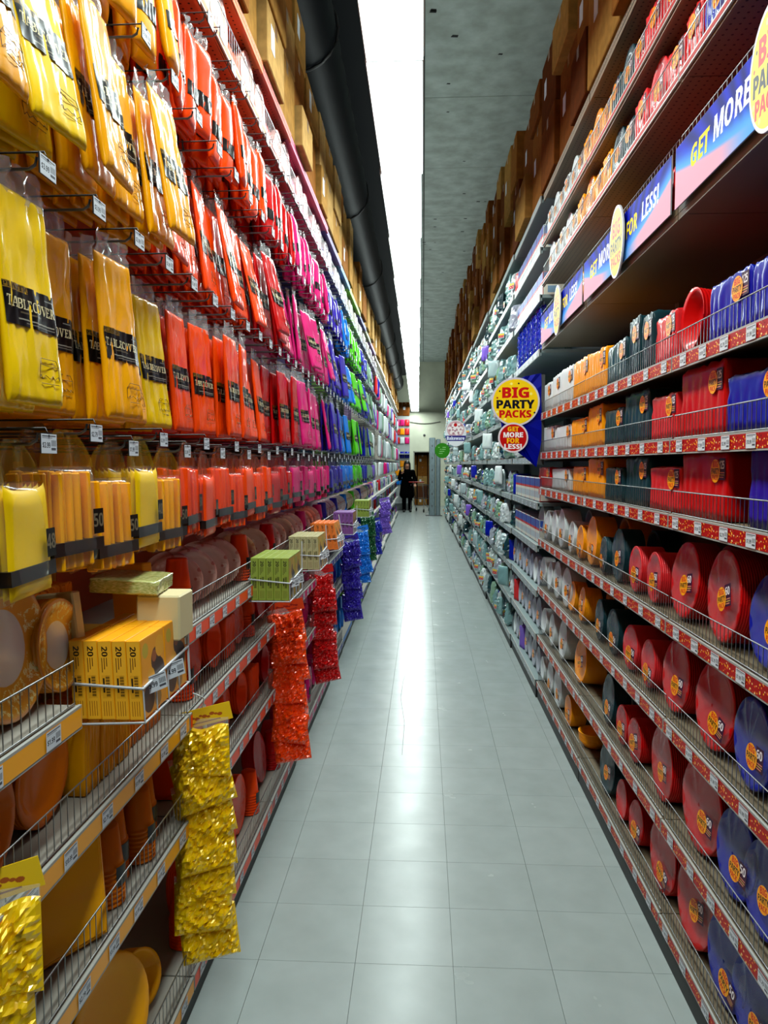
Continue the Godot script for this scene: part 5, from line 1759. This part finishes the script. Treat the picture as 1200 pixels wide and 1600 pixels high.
	s = Shape.new()
	s.xf = Transform3D(Basis(), Vector3.ZERO)
	s.lathe([Vector2(0, 0), Vector2(0.045, 0), Vector2(0.045, 0.02), Vector2(0.035, 0.035), Vector2(0, 0.038)], 18)
	part("case", s.done(), mat("grey box", Color(0.25, 0.25, 0.25), 0.5), o)
	put(o, "wall_sensor", "small round dark sensor on the cream wall above the doorway", "sensor", "", Vector3(at_z(663, 680, zb).x, at_z(663, 680, zb).y, zb + 0.001))
	o = root_of()
	s = Shape.new()
	var cable := []
	for k in 9:
		cable.append(at_z(640 + k * 6, 659 + 3.0 * sin(k * 0.4), zb) + Vector3(0, 0, 0.02))
	s.tube(cable, 0.018, 5)
	part("cable", s.done(), mat("grey cable", Color(0.42, 0.42, 0.38), 0.6), o)
	put(o, "wall_cable", "grey cable sagging across the cream back wall", "cable")
	# dark bulkhead over the coloured bays, with the air duct under it
	s = Shape.new()
	s.box(Vector3(-3.42, 4.98, -11.2), Vector3(5.96, 0.70, 30))
	struct("ceiling_bulkhead", s.done(), mat("bulkhead", Color(0.008, 0.015, 0.024), 0.7, {"metallic_specular": 0.2}))

func build_duct():
	var o := root_of()
	var s := Shape.new()
	var prof := []
	var z0 := 1.0
	var n := 150
	for k in n:
		var z: float = -26.0 + (z0 + 26.0) * k / (n - 1)
		prof.append(Vector2(0.255 if k % 2 else 0.247, z))
	s.lathe(prof, 22)
	part("ribbed_duct", s.done(), mat("black duct", Color(0.016, 0.024, 0.034), 0.5, {"metallic_specular": 0.2}), o)
	for k in 9:
		var st := Shape.new()
		var ring := []
		for i in 20:
			var an := TAU * i / 20
			ring.append(Vector3(cos(an) * 0.262, sin(an) * 0.262, -2.0 - k * 2.9))
		st.tube(ring, 0.010, 5, true)
		st.box(Vector3(0, 0.285, -2.0 - k * 2.9), Vector3(0.02, 0.05, 0.004))
		part("strap", st.done(), mat("strap", Color(0.02, 0.02, 0.025), 0.5), o)
	put(o, "air_duct", "black ribbed air duct hung under the dark bulkhead", "duct", "", Vector3(-0.78, 4.31, 0))
	o.rotation.y = 0.0065 * 0.9

func build_lights():
	var hous := Shape.new()
	hous.cbox(Vector3(0, 0.03, 0), Vector3(0.285, 0.045, 1.40), 0.006)
	var hm := hous.done()
	var len := Shape.new()
	len.box(Vector3(0, 0, 0), Vector3(0.272, 0.016, 1.375))
	var lm := len.done()
	var slot := Shape.new()  # invented slot, out of view, added to go with the ceiling uplight
	slot.cbox(Vector3(0, 0.056, 0), Vector3(0.07, 0.008, 1.34), 0.002)
	var sm := slot.done()
	var rod := Shape.new()
	rod.wire(Vector3(0, 0, 0), Vector3(0, 1.77, 0), 0.004, 5)
	var rm := rod.done()
	var glow := mat("lit lens", Color(0.9, 0.92, 0.92), 0.5, {"emission_enabled": true, "emission": Color(0.94, 1.0, 0.99), "emission_energy_multiplier": 3.0})
	for k in 21:
		var z := 1.20 - 1.413 * k - 0.0
		var x := -0.142 + drift(z) * 1.05
		var o := root_of()
		part("housing", hm, mat("white housing", Color(0.6, 0.62, 0.62), 0.5), o)
		part("lens", lm, glow, o).set_meta("label", "glowing white lens")
		part("added_top_slot", sm, glow, o).set_meta("label", "added glowing slot, unseen, in the top of the fitting")
		for e in [-0.5, 0.5]:
			part("hanger_rod", rm, mat("hook metal", Color(0.35, 0.35, 0.36), 0.35, {"metallic": 0.8}), o, Vector3(0.09, 0.05, e))
		put(o, "strip_light", "long white fluorescent strip light hung above the aisle", "light", "strip lights above the aisle", Vector3(x, 3.50, z))
		var a := AreaLight3D.new()
		a.name = "strip_glow_%03d" % k
		a.area_size = Vector2(0.26, 1.36)
		a.light_energy = LAMP
		a.light_color = Color(0.94, 1.0, 0.985)
		a.shadow_enabled = true
		a.area_range = 40.0
		add_child(a)
		a.position = Vector3(x, 3.488, z)
		a.rotation.x = -PI / 2
		# added uplight over the invented top slots, put in to brighten the ceiling
		if k % 3 == 1:
			var u := AreaLight3D.new()
			u.name = "added_uplight_%03d" % k
			u.area_size = Vector2(0.06, 4.2)
			u.light_energy = LAMP * 0.55
			u.light_color = Color(0.94, 1.0, 0.985)
			u.shadow_enabled = true
			u.area_range = 40.0
			add_child(u)
			u.position = Vector3(x, 3.566, z)
			u.rotation.x = PI / 2

func build_far_end():
	# galvanised column
	var o := root_of()
	var z := -22.6
	var c := at_z(675, 800, z)
	var s := Shape.new()
	var h := at_z(675, 684, z).y
	s.cbox(Vector3(0, h * 0.5, 0), Vector3(0.19, h, 0.16), 0.02)
	part("post", s.done(), mat("galvanised", Color(0.55, 0.62, 0.64), 0.32, {"metallic": 0.7, "albedo_texture": noise_tex("spangle", 0.05, Color(0.7, 0.7, 0.7), Color(1, 1, 1))}), o)
	s = Shape.new()
	s.cbox(Vector3(0.18, h * 0.5 - 0.02, -0.05), Vector3(0.14, h - 0.04, 0.14), 0.02)
	part("second_post", s.done(), mat("galvanised", Color.WHITE), o)
	s = Shape.new()
	s.box(Vector3(0.05, 0.01, -0.02), Vector3(0.50, 0.02, 0.30))
	for k in 6:
		s.box(Vector3(0, 0.3 + k * 0.36, 0.081), Vector3(0.03, 0.06, 0.004))
	part("plate", s.done(), mat("hook metal", Color(0.35, 0.35, 0.36)), o)
	put(o, "steel_column", "double galvanised steel column at the end of the clear tableware bays", "column", "", Vector3(c.x, 0, z))
	# pegboard end with bright packets
	z = -25.4
	var a := at_z(617, 650, z)
	var b := at_z(640, 800, z)
	o = root_of()
	s = Shape.new()
	var w := b.x - a.x
	s.box(Vector3(0, a.y * 0.5, -0.02), Vector3(w, a.y, 0.04))
	part("board", s.done(), mat("pegboard white", Color(0.60, 0.62, 0.62), 0.6), o)
	for k in 2:
		s = Shape.new()
		s.box(Vector3(0, [0.25, 1.9][k], 0.12), Vector3(w, 0.03, 0.24))
		part("shelf", s.done(), mat("pegboard white", Color.WHITE), o)
	put(o, "pegboard_end", "white pegboard stand facing down the aisle behind the person", "stand", "", Vector3((a.x + b.x) * 0.5, 0, z))
	var hues := [["magenta", "magenta", "blush"], ["red", "gold", "blush"], ["red", "white", "magenta"], ["white", "royal blue", "royal blue"], ["silver", "gold", "lemon"], ["gold", "turquoise", "purple"], ["turquoise", "turquoise", "magenta"]]
	for i in hues.size():
		for k in 3:
			var q := root_of()
			part("packet", pouch(0.15, 0.22, 0.04, k, 0.006, 0.3, 8, 8), gloss(hues[i][k]), q)
			put(q, "hanging_packet", "%s packet hung on the white pegboard stand" % hues[i][k], "packet", "%s packets on pegboard stand" % hues[i][k], Vector3((a.x + b.x) * 0.5 + (k - 1) * 0.162, a.y - 0.12 - i * 0.30 - (0.18 if i > 2 else 0.0), z + 0.03))
	# cartons on top of it
	for k in 2:
		put(carton(0.24, 0.46, 0.30, 0, true), "carton", "brown carton on top of the white pegboard stand", "carton", "cartons on the pegboard stand", Vector3(a.x + 0.12 + k * 0.25, a.y + 0.001, z + 0.02))

func surface_net(s: Shape, bones: Array, cell: float, blend: float):
	# bones: [from, radius, to, radius]; smooth union of tapered capsules, meshed with one vertex a cell
	var lo := Vector3.INF
	var hi := -Vector3.INF
	for b in bones:
		for e in [[b[0], b[1]], [b[2], b[3]]]:
			lo = lo.min(e[0] - Vector3.ONE * (e[1] + blend + cell * 2))
			hi = hi.max(e[0] + Vector3.ONE * (e[1] + blend + cell * 2))
	var n := Vector3i(((hi - lo) / cell).ceil()) + Vector3i.ONE
	var field := PackedFloat32Array()
	field.resize(n.x * n.y * n.z)
	field.fill(9.0)
	for b in bones:
		var p0: Vector3 = b[0]
		var p1: Vector3 = b[2]
		var rmax: float = maxf(b[1], b[3]) + blend * 1.5 + cell * 2
		var l := Vector3i(((p0.min(p1) - Vector3.ONE * rmax - lo) / cell).floor()).max(Vector3i.ZERO)
		var u := Vector3i(((p0.max(p1) + Vector3.ONE * rmax - lo) / cell).ceil()).min(n - Vector3i.ONE)
		var d := p1 - p0
		var dd := maxf(d.length_squared(), 1e-9)
		for z in range(l.z, u.z + 1):
			for y in range(l.y, u.y + 1):
				for x in range(l.x, u.x + 1):
					var p := lo + Vector3(x, y, z) * cell
					var t := clampf((p - p0).dot(d) / dd, 0, 1)
					var v := (p - p0 - d * t).length() - lerpf(b[1], b[3], t)
					var i := x + n.x * (y + n.y * z)
					var o := field[i]
					var h := maxf(blend - absf(o - v), 0.0) / blend
					field[i] = minf(o, v) - h * h * blend * 0.25
	var at := {}
	var cells := []
	for z in n.z - 1:
		for y in n.y - 1:
			for x in n.x - 1:
				var base := x + n.x * (y + n.y * z)
				var acc := Vector3.ZERO
				var cnt := 0
				var inside := 0
				for k in 8:
					if field[base + (k & 1) + n.x * ((k >> 1) & 1) + n.x * n.y * (k >> 2)] < 0:
						inside += 1
				if inside == 0 or inside == 8:
					continue
				for e in [[0, 1], [2, 3], [4, 5], [6, 7], [0, 2], [1, 3], [4, 6], [5, 7], [0, 4], [1, 5], [2, 6], [3, 7]]:
					var va := field[base + (e[0] & 1) + n.x * ((e[0] >> 1) & 1) + n.x * n.y * (e[0] >> 2)]
					var vb := field[base + (e[1] & 1) + n.x * ((e[1] >> 1) & 1) + n.x * n.y * (e[1] >> 2)]
					if (va < 0) != (vb < 0):
						var f := va / (va - vb)
						var pa := Vector3(e[0] & 1, (e[0] >> 1) & 1, e[0] >> 2)
						var pb := Vector3(e[1] & 1, (e[1] >> 1) & 1, e[1] >> 2)
						acc += pa.lerp(pb, f)
						cnt += 1
				at[base] = lo + (Vector3(x, y, z) + acc / cnt) * cell
				cells.append(base)
	s.flat(false)
	var st := [1, n.x, n.x * n.y]
	for base in cells:
		for ax in 3:
			var in0 := field[base] < 0
			var in1 := field[base + st[ax]] < 0
			if in0 == in1:
				continue
			var u: int = st[(ax + 1) % 3]
			var w: int = st[(ax + 2) % 3]
			if not (at.has(base - u) and at.has(base - w) and at.has(base - u - w)):
				continue
			var q := [at[base - u - w], at[base - w], at[base], at[base - u]]
			if not in0:
				q.reverse()
			s.quad(q[0], q[1], q[2], q[3])

func build_person():
	var o := root_of()
	var sk := mat("skin", Color(0.62, 0.42, 0.33), 0.55)
	var s := Shape.new()
	# head and neck with a simple face
	surface_net(s, [[Vector3(0, 1.50, 0.0), 0.075, Vector3(0, 1.56, -0.005), 0.082], [Vector3(0, 1.455, 0.03), 0.042, Vector3(0, 1.50, 0.03), 0.055], [Vector3(0, 1.36, -0.01), 0.048, Vector3(0, 1.46, 0.0), 0.05], [Vector3(0, 1.515, 0.082), 0.010, Vector3(0, 1.49, 0.094), 0.013], [Vector3(-0.078, 1.50, 0), 0.014, Vector3(-0.08, 1.525, -0.004), 0.016], [Vector3(0.078, 1.50, 0), 0.014, Vector3(0.08, 1.525, -0.004), 0.016], [Vector3(0, 1.45, 0.0), 0.05, Vector3(0, 1.30, -0.01), 0.07],
		[Vector3(-0.17, 1.30, -0.01), 0.055, Vector3(0.17, 1.30, -0.01), 0.055], [Vector3(0, 1.25, 0), 0.12, Vector3(0, 0.95, 0), 0.12],
		[Vector3(-0.19, 1.30, -0.01), 0.052, Vector3(-0.25, 1.08, 0.0), 0.042], [Vector3(-0.25, 1.08, 0.0), 0.040, Vector3(-0.17, 1.26, 0.14), 0.028],
		[Vector3(0.19, 1.30, -0.01), 0.052, Vector3(0.25, 1.06, 0.02), 0.042], [Vector3(0.25, 1.06, 0.02), 0.040, Vector3(0.25, 0.92, 0.20), 0.028],
		[Vector3(-0.09, 0.90, 0), 0.085, Vector3(-0.095, 0.48, 0.01), 0.055], [Vector3(-0.095, 0.48, 0.01), 0.052, Vector3(-0.095, 0.09, -0.01), 0.036], [Vector3(0.09, 0.90, 0), 0.085, Vector3(0.10, 0.48, 0.01), 0.055], [Vector3(0.10, 0.48, 0.01), 0.052, Vector3(0.10, 0.09, -0.01), 0.036],
		[Vector3(-0.095, 0.05, -0.03), 0.036, Vector3(-0.105, 0.04, 0.12), 0.032], [Vector3(0.10, 0.05, -0.03), 0.036, Vector3(0.11, 0.04, 0.12), 0.032]], 0.016, 0.03)
	for sg in [-1.0, 1.0]:
		var palm: Vector3 = Vector3(-0.165, 1.275, 0.15) if sg < 0 else Vector3(0.25, 0.905, 0.215)
		var dir: Vector3 = Vector3(0.25, 0.9, 0.25).normalized() if sg < 0 else Vector3(0, -0.35, 0.9).normalized()
		var side: Vector3 = dir.cross(Vector3(0, 0, 1) if sg < 0 else Vector3.UP).normalized()
		var bones := [[palm - dir * 0.015, 0.024, palm + dir * 0.055, 0.026]]
		for k in 4:
			var b0: Vector3 = palm + dir * 0.06 + side * (k - 1.5) * 0.019
			var curl: Vector3 = (dir + Vector3(0, -0.5 if sg > 0 else 0.0, -0.3)).normalized()
			bones.append([b0, 0.009, b0 + dir * [0.03, 0.036, 0.034, 0.026][k], 0.0085])
			bones.append([b0 + dir * [0.03, 0.036, 0.034, 0.026][k], 0.0085, b0 + dir * [0.03, 0.036, 0.034, 0.026][k] + curl * 0.032, 0.0075])
		bones.append([palm + side * 0.022, 0.011, palm + side * 0.045 + dir * 0.035, 0.009])
		surface_net(s, bones, 0.005, 0.008)
	part("body", s.done(), sk, o)
	s = Shape.new()
	for e in [-1, 1]:
		s.xf = Transform3D(Basis(), Vector3(e * 0.031, 1.535, 0.074))
		s.lathe([Vector2(0, 0), Vector2(0.010, 0.001), Vector2(0.006, 0.006), Vector2(0, 0.008)], 8)
	s.xf = Transform3D()
	part("eyes", s.done(), mat("eye dark", Color(0.03, 0.02, 0.02), 0.3), o)
	s = Shape.new()
	s.tube([Vector3(-0.022, 1.463, 0.076), Vector3(0, 1.460, 0.085), Vector3(0.022, 1.463, 0.076)], 0.005, 5)
	part("mouth", s.done(), mat("lip", Color(0.45, 0.14, 0.13), 0.5), o)
	s = Shape.new()
	surface_net(s, [[Vector3(0, 1.592, -0.008), 0.090, Vector3(0, 1.56, -0.034), 0.096], [Vector3(-0.072, 1.57, 0.012), 0.040, Vector3(-0.085, 1.40, 0.0), 0.036], [Vector3(0.072, 1.57, 0.012), 0.040, Vector3(0.085, 1.40, 0.0), 0.036], [Vector3(0, 1.52, -0.06), 0.06, Vector3(0, 1.42, -0.05), 0.05]], 0.014, 0.02)
	part("hair", s.done(), mat("hair", Color(0.035, 0.025, 0.02), 0.5), o)
	s = Shape.new()
	surface_net(s, [[Vector3(-0.17, 1.30, -0.01), 0.075, Vector3(0.17, 1.30, -0.01), 0.075], [Vector3(0, 1.27, -0.01), 0.145, Vector3(0, 1.05, 0), 0.15], [Vector3(-0.06, 1.0, 0), 0.13, Vector3(-0.10, 0.58, 0), 0.15], [Vector3(0.06, 1.0, 0), 0.13, Vector3(0.10, 0.58, 0), 0.15], [Vector3(-0.19, 1.30, -0.01), 0.074, Vector3(-0.255, 1.08, 0.0), 0.062], [Vector3(-0.255, 1.08, 0.0), 0.060, Vector3(-0.19, 1.22, 0.12), 0.048], [Vector3(0.19, 1.30, -0.01), 0.074, Vector3(0.255, 1.06, 0.02), 0.062], [Vector3(0.255, 1.06, 0.02), 0.060, Vector3(0.25, 0.95, 0.16), 0.048]], 0.018, 0.03)
	part("coat", s.done(), mat("coat", Color(0.006, 0.006, 0.008), 0.9, {"metallic_specular": 0.1}), o).set_meta("label", "long black coat")
	s = Shape.new()
	surface_net(s, [[Vector3(-0.09, 0.85, 0), 0.098, Vector3(-0.095, 0.48, 0.01), 0.075], [Vector3(-0.095, 0.48, 0.01), 0.075, Vector3(-0.095, 0.10, -0.01), 0.062], [Vector3(0.09, 0.85, 0), 0.098, Vector3(0.10, 0.48, 0.01), 0.075], [Vector3(0.10, 0.48, 0.01), 0.075, Vector3(0.10, 0.10, -0.01), 0.062]], 0.018, 0.01)
	part("trousers", s.done(), mat("trousers", Color(0.006, 0.006, 0.008), 0.9, {"metallic_specular": 0.1}), o)
	s = Shape.new()
	surface_net(s, [[Vector3(-0.095, 0.046, -0.035), 0.046, Vector3(-0.105, 0.042, 0.125), 0.042], [Vector3(0.10, 0.046, -0.035), 0.046, Vector3(0.11, 0.042, 0.125), 0.042]], 0.014, 0.01)
	part("shoes", s.done(), mat("shoe", Color(0.02, 0.018, 0.018), 0.5), o)
	var where := at_z(636, 800, -24.3)
	put(o, "person", "person in a long black coat with dark hair, one hand raised to the face", "person", "", Vector3(where.x, 0.0, -24.3), 0.05)
	# phone in the raised hand
	var ph := root_of()
	s = Shape.new()
	s.cbox(Vector3.ZERO, Vector3(0.07, 0.14, 0.01), 0.003)
	part("case", s.done(), mat("gold case", Color(0.75, 0.55, 0.15), 0.4), ph)
	put(ph, "phone", "small gold phone held up by the person", "phone", "", Vector3(where.x - 0.155, 1.385, -24.11), 0.1)
	# shopping cart
	var ca := root_of()
	s = Shape.new()
	var lo := [Vector3(-0.2, 0.42, 0.25), Vector3(0.2, 0.42, 0.25), Vector3(0.2, 0.46, -0.25), Vector3(-0.2, 0.46, -0.25)]
	var up := [Vector3(-0.25, 0.86, 0.34), Vector3(0.25, 0.86, 0.34), Vector3(0.25, 0.92, -0.34), Vector3(-0.25, 0.92, -0.34)]
	s.tube(lo, 0.008, 5, true)
	s.tube(up, 0.010, 5, true)
	for k in 4:
		for t in 9:
			s.wire((lo[k] as Vector3).lerp(lo[(k + 1) % 4], t / 9.0), (up[k] as Vector3).lerp(up[(k + 1) % 4], t / 9.0), 0.005, 4)
	for t in 6:
		s.wire((lo[0] as Vector3).lerp(lo[3], t / 5.0), (lo[1] as Vector3).lerp(lo[2], t / 5.0), 0.005, 4)
	part("basket", s.done(), mat("cart wire", Color(0.16, 0.12, 0.13), 0.4, {"metallic": 0.4}), ca)
	s = Shape.new()
	for e in [-0.2, 0.2]:
		s.tube([Vector3(e, 0.90, -0.34), Vector3(e, 0.46, -0.25), Vector3(e * 1.1, 0.12, -0.30)], 0.012, 5)
		s.tube([Vector3(e, 0.46, -0.22), Vector3(e, 0.18, 0.10), Vector3(e * 1.1, 0.12, 0.30)], 0.012, 5)
	part("frame", s.done(), mat("cart frame", Color(0.55, 0.55, 0.56), 0.3, {"metallic": 0.8}), ca)
	s = Shape.new()
	s.tube([Vector3(-0.25, 0.98, -0.40), Vector3(0.25, 0.98, -0.40)], 0.018, 7)
	part("handle", s.done(), mat("cart handle", Color(0.5, 0.05, 0.05), 0.4), ca)
	for e in [Vector3(-0.22, 0.06, -0.30), Vector3(0.22, 0.06, -0.30), Vector3(-0.22, 0.06, 0.30), Vector3(0.22, 0.06, 0.30)]:
		s = Shape.new()
		s.xf = Transform3D(Basis(Vector3.UP, PI / 2), Vector3(0, 0, 0))
		s.lathe([Vector2(0, -0.014), Vector2(0.05, -0.014), Vector2(0.058, -0.008), Vector2(0.058, 0.008), Vector2(0.05, 0.014), Vector2(0, 0.014)], 14)
		part("wheel", s.done(), mat("rubber", Color(0.05, 0.05, 0.05), 0.6), ca, e)
	put(ca, "shopping_cart", "dark wire shopping cart beside the person", "cart", "", Vector3(where.x + 0.42, 0.0, -24.45), PI - 0.3)


const LAMP := 3.4

func _ready():
	var t0 := Time.get_ticks_msec()
	# camera
	cam_basis = Basis.from_euler(Vector3(-0.0638, 0.052, 0.0))
	var cam := Camera3D.new()
	cam.name = "camera"
	cam.fov = rad_to_deg(2.0 * atan(800.0 / FOCAL))
	cam.near = 0.05
	cam.far = 100.0
	add_child(cam)
	cam.transform = Transform3D(cam_basis, EYE)
	cam.current = true
	# surroundings: a closed room, no sky
	var env := Environment.new()
	env.background_mode = Environment.BG_COLOR
	env.background_color = Color(0.0, 0.0, 0.0)
	env.tonemap_mode = Environment.TONE_MAPPER_LINEAR
	env.tonemap_exposure = EXPOSURE
	env.sdfgi_enabled = true
	env.ssao_enabled = true
	env.ssil_enabled = true
	var we := WorldEnvironment.new()
	we.name = "surroundings"
	we.environment = env
	add_child(we)
	noise.seed = 9
	noise.frequency = 0.01
	build_lights()
	make_prints()
	print("prints ", Time.get_ticks_msec() - t0)
	build_room()
	build_duct()
	build_left_bays()
	build_right_bays()
	print("structure ", Time.get_ticks_msec() - t0)
	build_left_hanging()
	build_left_goods()
	build_left_extras()
	print("left ", Time.get_ticks_msec() - t0)
	build_right_goods()
	build_right_far()
	build_right_clips()
	build_signs()
	print("right ", Time.get_ticks_msec() - t0)
	build_far_end()
	build_person()
	print("all ", Time.get_ticks_msec() - t0)
